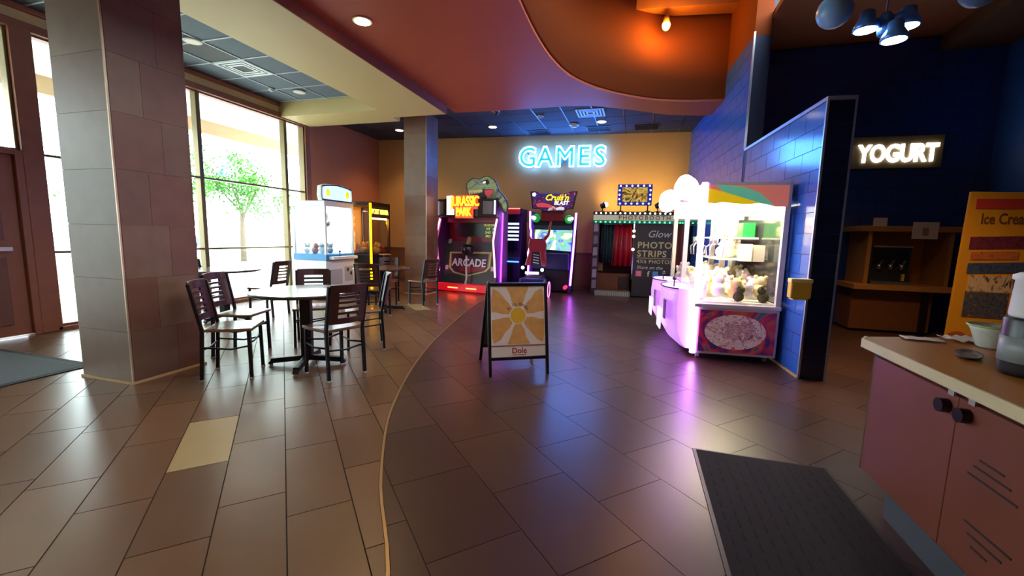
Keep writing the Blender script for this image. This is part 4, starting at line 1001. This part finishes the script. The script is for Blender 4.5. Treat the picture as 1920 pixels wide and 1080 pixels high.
# ================================================================ FROZEN YOGURT AREA
ys_ = thing('lit_sign', 'lit white YOGURT lettering on a tan panel on the navy wall', 'sign', (3.25, 8.09, 2.74), 0)
P('panel', B().box(-1.9, 1.07, -.08, -.006, -.24, .24), M('sign_tan', '#6b5c40', .5, var=.06), ys_, bev=.006)
text('lettering', 'FROZEN', .36, E('sign_glow', '#fff8ec', 6), ys_, (-.13, -.09, -.03), ext=.012, off=.012, align='RIGHT', sx=.7)
text('lettering', 'YOGURT', .36, E('sign_glow'), ys_, (.505, -.09, -.03), ext=.012, off=.012, sx=.68)
fw_ = M('counter_maple', '#a9743c', .45, var=.15, scale=8)
nc = thing('machine_cabinet', 'open wooden cabinet holding the frozen yogurt machine', 'cabinet', (3.22, 7.45, 0))
P('lower_case', B().box(.0, 1.0, .15, .63, .04, .66), M('cabinet_oak', '#6e4222', .5, var=.15, scale=8), nc)
P('counter', B().box(-.06, 1.2, -.02, .63, .66, .74), fw_, nc, bev=.008)
P('side_panel', B().box(.08, .13, .05, .63, .74, 1.52), fw_, nc)
P('side_panel', B().box(1.05, 1.10, .05, .63, .74, 1.52), fw_, nc)
P('back_panel', B().box(.13, 1.05, .60, .63, .74, 1.52), fw_, nc)
P('top_shelf', B().box(-.04, 1.16, -.02, .63, 1.52, 1.60), fw_, nc, bev=.008)
P('support_post', B().bar((.85, .05, .02), (.85, .05, .66), .05), M('sign_black'), nc)
P('plinth', B().box(.02, .98, .2, .63, .0, .04), blackm, nc)
ym = thing('yogurt_machine', 'dark countertop yogurt machine with steel handles in the wooden cabinet', 'machine', (3.68, 7.62, .74))
P('body', B().box(-.26, .26, .05, .40, .02, .56), M('machine_slate', '#34383a', .35, .4, var=.15), ym, bev=.02)
P('front_panel', B().box(-.22, .22, .03, .06, .28, .50), M('panel_dark', '#101214', .3), ym)
P('top_light', B().box(-.24, .24, .0, .05, .55, .575), M('bar_steel', '#c8b890', .25, .8), ym)
for x in (-.14, 0, .14): P('spout', B().lathe([(.025, .22), (.03, .30)], c=(x, .02, 0), n=10).bar((x, .0, .30), (x, -.05, .36), .02), M('steel'), ym)
P('drip_tray', B().box(-.25, .25, -.05, .06, .0, .04), M('steel'), ym, bev=.004)
P('foot', B().box(-.24, .24, .05, .38, 0, .02), blackm, ym)
P('gold_handle', B().box(.12, .15, -.06, -.03, .06, .16), M('handle_gold', '#c8a848', .4), ym)  # plain gold handle without emission
for x, z, w, h, lab in ((3.42, 1.60, .17, .12, 'small blank card standing on the left of the wooden cabinet'), (3.93, 1.42, .30, .24, 'white paper notice hung on the wooden cabinet front')):
    t = thing('notice_card', lab, 'card', (x, 7.425 if z < 1.6 else 7.5, z))
    P('sheet', B().box(-w/2, w/2, -.004, .0, .002, h), M('paper_white', '#cfc4b8', .6, var=.04), t)
    if z < 1.6: P('print', B().box(-.03, .04, -.0055, -.004, .05, .16), M('print_rose', '#a8707a', .6), t)
    else: P('easel_back', B().bar((0, 0, .08), (0, .05, .004), .03, .004), M('paper_white'), t)

fz = thing('ice_cream_poster', 'tall yellow Ice Cream poster board behind the counter', 'poster', (3.62, 6.15, 0), R(-6))
fz.scale = (.64, 1, 1)
py = M('poster_yellow', '#d89a1c', .5, var=.08)
P('board', B().prism([(-.06, 0), (.0, 1.95), (.95, 1.93), (.95, 0)], -.02, .02), py, fz, bev=.004)
P('base', B().box(-.02, .93, -.2, .25, .0, .03), blackm, fz)
def bar2(nm, x0, x1, z0, z1, mat, sk=.0):
    P(nm, B().prism([(x0, z0), (x1, z0+sk), (x1, z1+sk), (x0, z1)], -.026, -.018), mat, fz)
bar2('banner', .09, .88, 1.76, 1.87, M('banner_red', '#c03a30', .5, var=.1), -.01)
text('lettering', 'Ice Cream', .17, M('letter_brown', '#6a4416', .6), fz, (.52, -.022, 1.64), off=.003, ext=.002, sx=.95)
bar2('candy_wrapper', .08, .82, 1.30, 1.44, swirl('wrap_a', ['#4a1a18', '#7a3048', '#5a2030'], 6), .02)
bar2('candy_wrapper', .12, .74, 1.18, 1.27, swirl('wrap_b', ['#a85a2a', '#c8783a', '#b84a30'], 6), .02)
bar2('candy_wrapper', .10, .84, 1.02, 1.14, swirl('wrap_c', ['#2a3a6a', '#4a5a7a', '#2a3050'], 6), .03)
bar2('candy_wrapper', .14, .84, .80, 1.0, swirl('wrap_d', ['#c8a888', '#d8c0a0', '#3a2a24'], 5), .02)
bar2('candy_wrapper', .12, .70, .52, .82, swirl('wrap_e', ['#3a4250', '#5a6068', '#2a3a5a', '#a86a50'], 5), .0)
for x, z, r_, c in ((.66, .30, .2, '#9a1f2a'), (.10, .18, .2, '#a85a30')):
    P('fruit_print', B().disc((x, -.025, z), r_, .006, 'xz', 20, .8), M('fruit_'+c.strip('#'), c, .5, var=.25, scale=8), fz)

# ================================================================ COUNTER
kc = thing('service_counter', 'terracotta laminate service counter cabinet with a tan top', 'counter', (0, 0, 0))
lam = M('laminate_terracotta', '#7c4233', .38, var=.14, scale=5)
P('carcass', B().prism([(1.17, 2.43), (1.92, 2.70), (1.92, -.3), (1.17, -.3)], .21, .83, 'xy'), lam, kc)
P('end_trim', B().prism([(1.145, 2.415), (1.17, 2.45), (1.20, 2.45), (1.17, 2.40)], .21, .83, 'xy'), M('trim_grey', '#8a8790', .35, .5), kc)
for y0, y1 in ((1.852, 2.42), (1.28, 1.85), (.70, 1.278), (.1, .698)):
    dr = P('door', B().box(1.148, 1.17, y0+.0006, y1-.0006, .215, .79), lam, kc, bev=.003)
P('toe_kick', B().prism([(1.24, 2.36), (1.90, 2.62), (1.90, -.3), (1.24, -.3)], .0, .21, 'xy'), M('kick_slate', '#4c5056', .5, var=.2), kc)
P('support_leg', B().box(1.19, 1.24, 1.72, 1.77, 0, .21), M('steel_brushed'), kc)
for y, z in ((1.90, .74), (1.80, .74)):
    P('knob', B().disc((1.118, y, z), .026, .03, 'yz', 14), M('knob_black', '#0e0c0c', .3), kc)
    P('knob_plate', B().box(1.143, 1.149, y-.03, y+.0, z+.045, z+.07), M('plate_silver', '#b8b4b4', .35, .5), kc)
for k, (ya, za, l) in enumerate(((1.72, .615, .10), (1.74, .585, .15), (1.76, .55, .20), (1.74, .385, .19), (1.72, .35, .14), (1.70, .315, .07))):
    P('vent_slot', B().box(1.145, 1.149, ya-l, ya, za, za+.006), M('slot_dark'), kc)
ctp = P('counter_top', B().prism([(1.09, 2.41), (1.13, 2.47), (1.97, 2.79), (1.97, -.35), (1.09, -.35)], .835, .872, 'xy'), M('laminate_tan', '#a86e28', .3, var=.12, scale=6), kc, bev=.004)
P('front_edge', B().prism([(1.082, 2.405), (1.128, 2.478), (1.136, 2.47), (1.092, 2.40), (1.092, -.35), (1.082, -.35)], .833, .874, 'xy'), M('edge_cream', '#d8c8a0', .35), ctp)
TZ = .873
cp = thing('dispenser_cup', 'tall dark dispenser with a white lid on the counter', 'cup dispenser', (1.385, 1.93, TZ))
P('body', B().lathe([(.075, 0), (.085, .02), (.085, .20), (.08, .21)], n=20), M('cup_black', '#25282e', .35), cp, bev=0)
P('lid', B().lathe([(.072, .21), (.075, .22), (.07, .34), (.078, .345), (.078, .36), (.06, .37)], n=20), M('lid_white', '#e6e6ea', .4), cp)
P('label', B().lathe([(.0862, .05), (.0862, .14)], n=20), M('label_grey', '#8a9498', .4, var=.3, scale=15), cp)
bw = thing('plastic_bowl', 'clear plastic bowl beside the dark dispenser on the counter', 'bowl', (1.585, 2.42, TZ))
P('bowl', B().lathe([(.045, .0), (.05, .005), (.075, .08), (.085, .10), (.082, .10), (.07, .08), (.046, .012), (.02, .01)], n=20), M('bowl_clear', '#c8ccc4', .15, var=.15, scale=20), bw)
P('rim', B().tube([(.085*math.cos(a), .085*math.sin(a), .10) for a in [k*math.pi/10 for k in range(21)]], .005, 6), M('rim_green', '#9ab87a', .3), bw)
for x, y, w, l, rz, lab in ((1.56, 2.54, .16, .12, 20, 'crumpled white napkin lying beside the clear bowl on the counter'), (1.36, 2.48, .15, .08, -10, 'flat white paper near the far corner of the counter top')):
    t = thing('paper_napkin', lab, 'napkin', (x, y, TZ), R(rz))
    b = B(); n = 6
    vs = [(-w/2+w*i/n, -l/2+l*j/n, .004+.012*abs(math.sin(i*1.7+j*2.3))*(1 if w > .155 else .3)) for j in range(n+1) for i in range(n+1)]
    b.add(vs, [(j*(n+1)+i, j*(n+1)+i+1, (j+1)*(n+1)+i+1, (j+1)*(n+1)+i) for j in range(n) for i in range(n)], True)
    o = P('sheet', b, M('napkin_white', '#d6d2c8', .8, var=.04), t); md = o.modifiers.new('thick', 'SOLIDIFY'); md.thickness = .002
sp_ = thing('dark_tray', 'dark oval tray lying flat on the counter top', 'tray', (1.36, 2.18, TZ), R(60))
P('dish', B().lathe([(.055, 0), (.08, .006), (.085, .014), (.078, .012), (.05, .006)], n=20), M('tray_umber', '#3c1e14', .35), sp_)
sp_.scale = (1.2, .5, 1)

# ================================================================ CEILING FIXTURES
def downlight(x, y, z, label, energy, col, glow, r=.085, trim='#d8cfc0', spot=115):
    t = thing('recessed_downlight', label, 'downlight', (x, y, z))
    P('trim_ring', B().lathe([(r+.02, -.012), (r+.02, .0), (r, .0), (r, -.012)], n=24), M('ring_'+trim.strip('#'), trim, .4), t)
    P('lens', B().lathe([(r-.002, -.017), (r-.002, -.010)], n=24), E('lens_'+glow[0].strip('#')+str(glow[1]), *glow), t)
    if energy: light('downlight_beam', 'SPOT', energy, lin3(col), t, (0, 0, -.03), (0, 0, 0), spot_size=R(spot), spot_blend=.7, shadow_soft_size=.08)
    return t
warm = '#ffd49a'
downlight(-3.2+.05, 4.42, 3.74, 'bright warm downlight in the terracotta ceiling', 130, warm, ('#ffe2a0', 14), .09)
downlight(-3.40, 9.70, 3.885, 'warm downlight in the black ceiling, nearest the narrow column on its right', 42, warm, ('#ffe9b8', 12), .09)
downlight(-.88, 9.75, 3.885, 'downlight in the black ceiling right of the smoke detector', 42, warm, ('#ffe9b8', 12), .09)
downlight(-5.80, 9.55, 3.885, 'warm downlight in the black ceiling left of the narrow column', 130, warm, ('#ffe9b8', 12), .09)
downlight(-5.92, 4.55, 3.86, 'unlit recessed lamp in the slate ceiling beside the large column', 0, warm, ('#b8b0a0', .4), .09, '#a8b4bc')
downlight(-6.05, 6.58, 3.86, 'unlit recessed lamp in the slate ceiling near the far end', 0, warm, ('#b8b0a0', .4), .09, '#a8b4bc')
for x, y, lab in ((-2.2, 1.0, 'unseen fill downlight added in the terracotta ceiling above the viewer'), (-2.2, -1.6, 'unseen fill downlight added in the terracotta ceiling behind the viewer')):
    downlight(x, y, 3.74, lab, 35, warm, ('#ffe2a0', 14), .09)  # unseen lamps, added as ambient fill for the room
vt = thing('air_diffuser', 'white square air diffuser in the slate ceiling', 'vent', (-6.12, 5.5, 3.872))
for k in range(4):
    a = .28-.065*k; z = -.004-.012*k if k else -.004
    P('louvre', B().prism([(-a, -a), (a, -a), (a, a), (-a, a)], -.012+.006*k, -.006+.006*k, 'xy') if k == 3 else
      B().box(-a, a, -a, -a+.035, -.012, -.002).box(-a, a, a-.035, a, -.012, -.002).box(-a, -a+.035, -a+.035, a-.035, -.012, -.002).box(a-.035, a, -a+.035, a-.035, -.012, -.002), M('vent_white', '#c8d4da', .4), vt)
P('housing', B().box(-.285, .285, -.285, .285, -.002, .01), M('vent_dark_grey', '#3c454c', .7), vt)  # dark grey housing behind the louvres
vt = thing('air_diffuser', 'air diffuser lit blue in the black ceiling above the neon sign', 'vent', (-1.05, 9.05, 3.885))
for k in range(4):
    a = .28-.065*k
    P('louvre', B().box(-a, a, -a, -a+.03, -.012, -.002).box(-a, a, a-.03, a, -.012, -.002).box(-a, -a+.03, -a+.03, a-.03, -.012, -.002).box(a-.03, a, -a+.03, a-.03, -.012, -.002), M('vent_grey', '#8a94a8', .4), vt)
P('housing', B().box(-.285, .285, -.285, .285, -.002, .01), M('vent_dark_grey'), vt)
for x, y, lab in ((-2.45, 10.42, 'black ceiling grille left of the others above the racing cabinet'), (-1.0, 10.35, 'black ceiling grille above the photo booth'), (.08, 10.42, 'black ceiling grille nearest the blue wall')):
    t = thing('ceiling_grille', lab, 'vent', (x, y, 3.884), group='black grilles in the games ceiling')
    P('frame', B().box(-.27, .27, -.22, -.2, -.012, 0).box(-.27, .27, .2, .22, -.012, 0).box(-.27, -.25, -.2, .2, -.012, 0).box(.25, .27, -.2, .2, -.012, 0), M('grille_frame', '#1c1c22', .5), t)
    for k in range(9): P('slat', B().box(-.25, .25, -.19+k*.042, -.175+k*.042, -.010, -.002), M('grille_slat', '#141418', .6), t)
def ceil_dev(name, label, cat, x, y, z, r, h, col, kidcol):
    t = thing(name, label, cat, (x, y, z))
    P('base', B().lathe([(r*.8, -h*.45), (r, -h*.4), (r, 0)], n=18), M('dev_'+col.strip('#'), col, .45), t)
    P('cap', B().lathe([(r*.25, -h), (r*.55, -h*.85), (r*.7, -h*.42)], n=18), M('dev_'+kidcol.strip('#'), kidcol, .4), t)
ceil_dev('smoke_detector', 'white smoke detector on the black ceiling above the neon sign', 'detector', -1.50, 9.85, 3.885, .11, .08, '#dcdcdc', '#c8c8c8')
ceil_dev('motion_sensor', 'small round sensor in the middle of the black ceiling', 'sensor', -2.10, 9.05, 3.885, .07, .05, '#c8c8d0', '#b8b8c0')
ceil_dev('security_camera', 'small dome camera under the far edge of the terracotta ceiling', 'camera', -2.90, 8.45, 3.885, .085, .10, '#c8c4c0', '#2a2426')
ceil_dev('sprinkler', 'small silver sprinkler in the slate ceiling by the windows', 'sprinkler', -6.45, 6.35, 3.862, .05, .05, '#d8e0e4', '#c0c8cc')

# wall lamp on the curved fascia
ol = thing('fascia_lamp', 'glowing amber lamp on the curved orange fascia', 'lamp', (.27, 7.74, 4.86))
P('arm', B().tube([(0, .32, .10), (0, .05, .10), (0, .0, .05)], .012, 8), blackm, ol)
P('housing', B().lathe([(.03, .11), (.05, .06), (.06, -.01)], n=16), M('lamp_bronze', '#a8702c', .35, .6), ol)
P('bulb', B().ball((0, 0, -.04), .065, 14, (1, 1, 1.25)), E('bulb_amber', '#ffb43c', 30), ol)
light('amber_beam', 'POINT', 48, lin3('#ffb83c'), ol, (0, -.10, -.10), shadow_soft_size=.08)
# pendant triple lamp
tp_ = thing('triple_pendant', 'hanging cluster of three chrome spot lamps over the yogurt area', 'pendant lamp', (2.12, 5.0, 3.30))
chrome = M('chrome_blue_glow', '#4f90e8', .2, .4, var=.05)  # bluish glow on the chrome is put into its base colour
P('stem', B().tube([(0, 0, .16), (0, 0, 1.12)], .008, 8), M('steel'), tp_)
P('hub', B().lathe([(.05, -.02), (.06, .02), (.06, .14), (.03, .18)], n=16), chrome, tp_)
HD = [(-.15, .0, .08), (.19, .05, .10), (.04, -.10, -.07)]
P('arm', B().tube([(-.20, 0, .20), (-.08, .0, .13), (0, 0, .12), (.10, .02, .16), (.22, .05, .24)], .014, 8), chrome, tp_)
for x, y, z in HD:
    h = P('lamp_head', B().lathe([(.03, .14), (.06, .12), (.065, .06), (.10, .0), (.105, -.04), (.095, -.04)], c=(x, y, z), n=20), chrome, tp_)
    P('lens', B().lathe([(.09, -.036), (.09, -.030)], c=(x, y, z-.008), n=20), E('pendant_lens', '#fff2d8', 22), h)
    light('pendant_beam', 'SPOT', 120, lin3('#ffc98a'), tp_, (x, y, z-.06), (R(8), R(-6), 0), spot_size=R(100), spot_blend=.8, shadow_soft_size=.08)
for x, y, z, lab in ((1.70, 5.0, 3.54, 'round blue-grey ceiling pendant speaker left of the spot cluster'), (2.80, 5.0, 3.60, 'round blue-grey pendant speaker at the top right edge')):
    t = thing('globe_speaker', lab, 'speaker', (x, y, z), group='globe speakers hanging over the yogurt area')
    P('globe', B().ball((0, 0, 0), .15, 20), M('globe_blue', '#6f9ccc', .35, var=.08), t)
    P('port', B().tube([(.035, -.10, .095), (.038, -.115, .105)], .055, 14), M('port_black', '#101014', .5), t)
    P('cable', B().tube([(0, 0, .14), (0, 0, .88)], .006, 6), blackm, t)
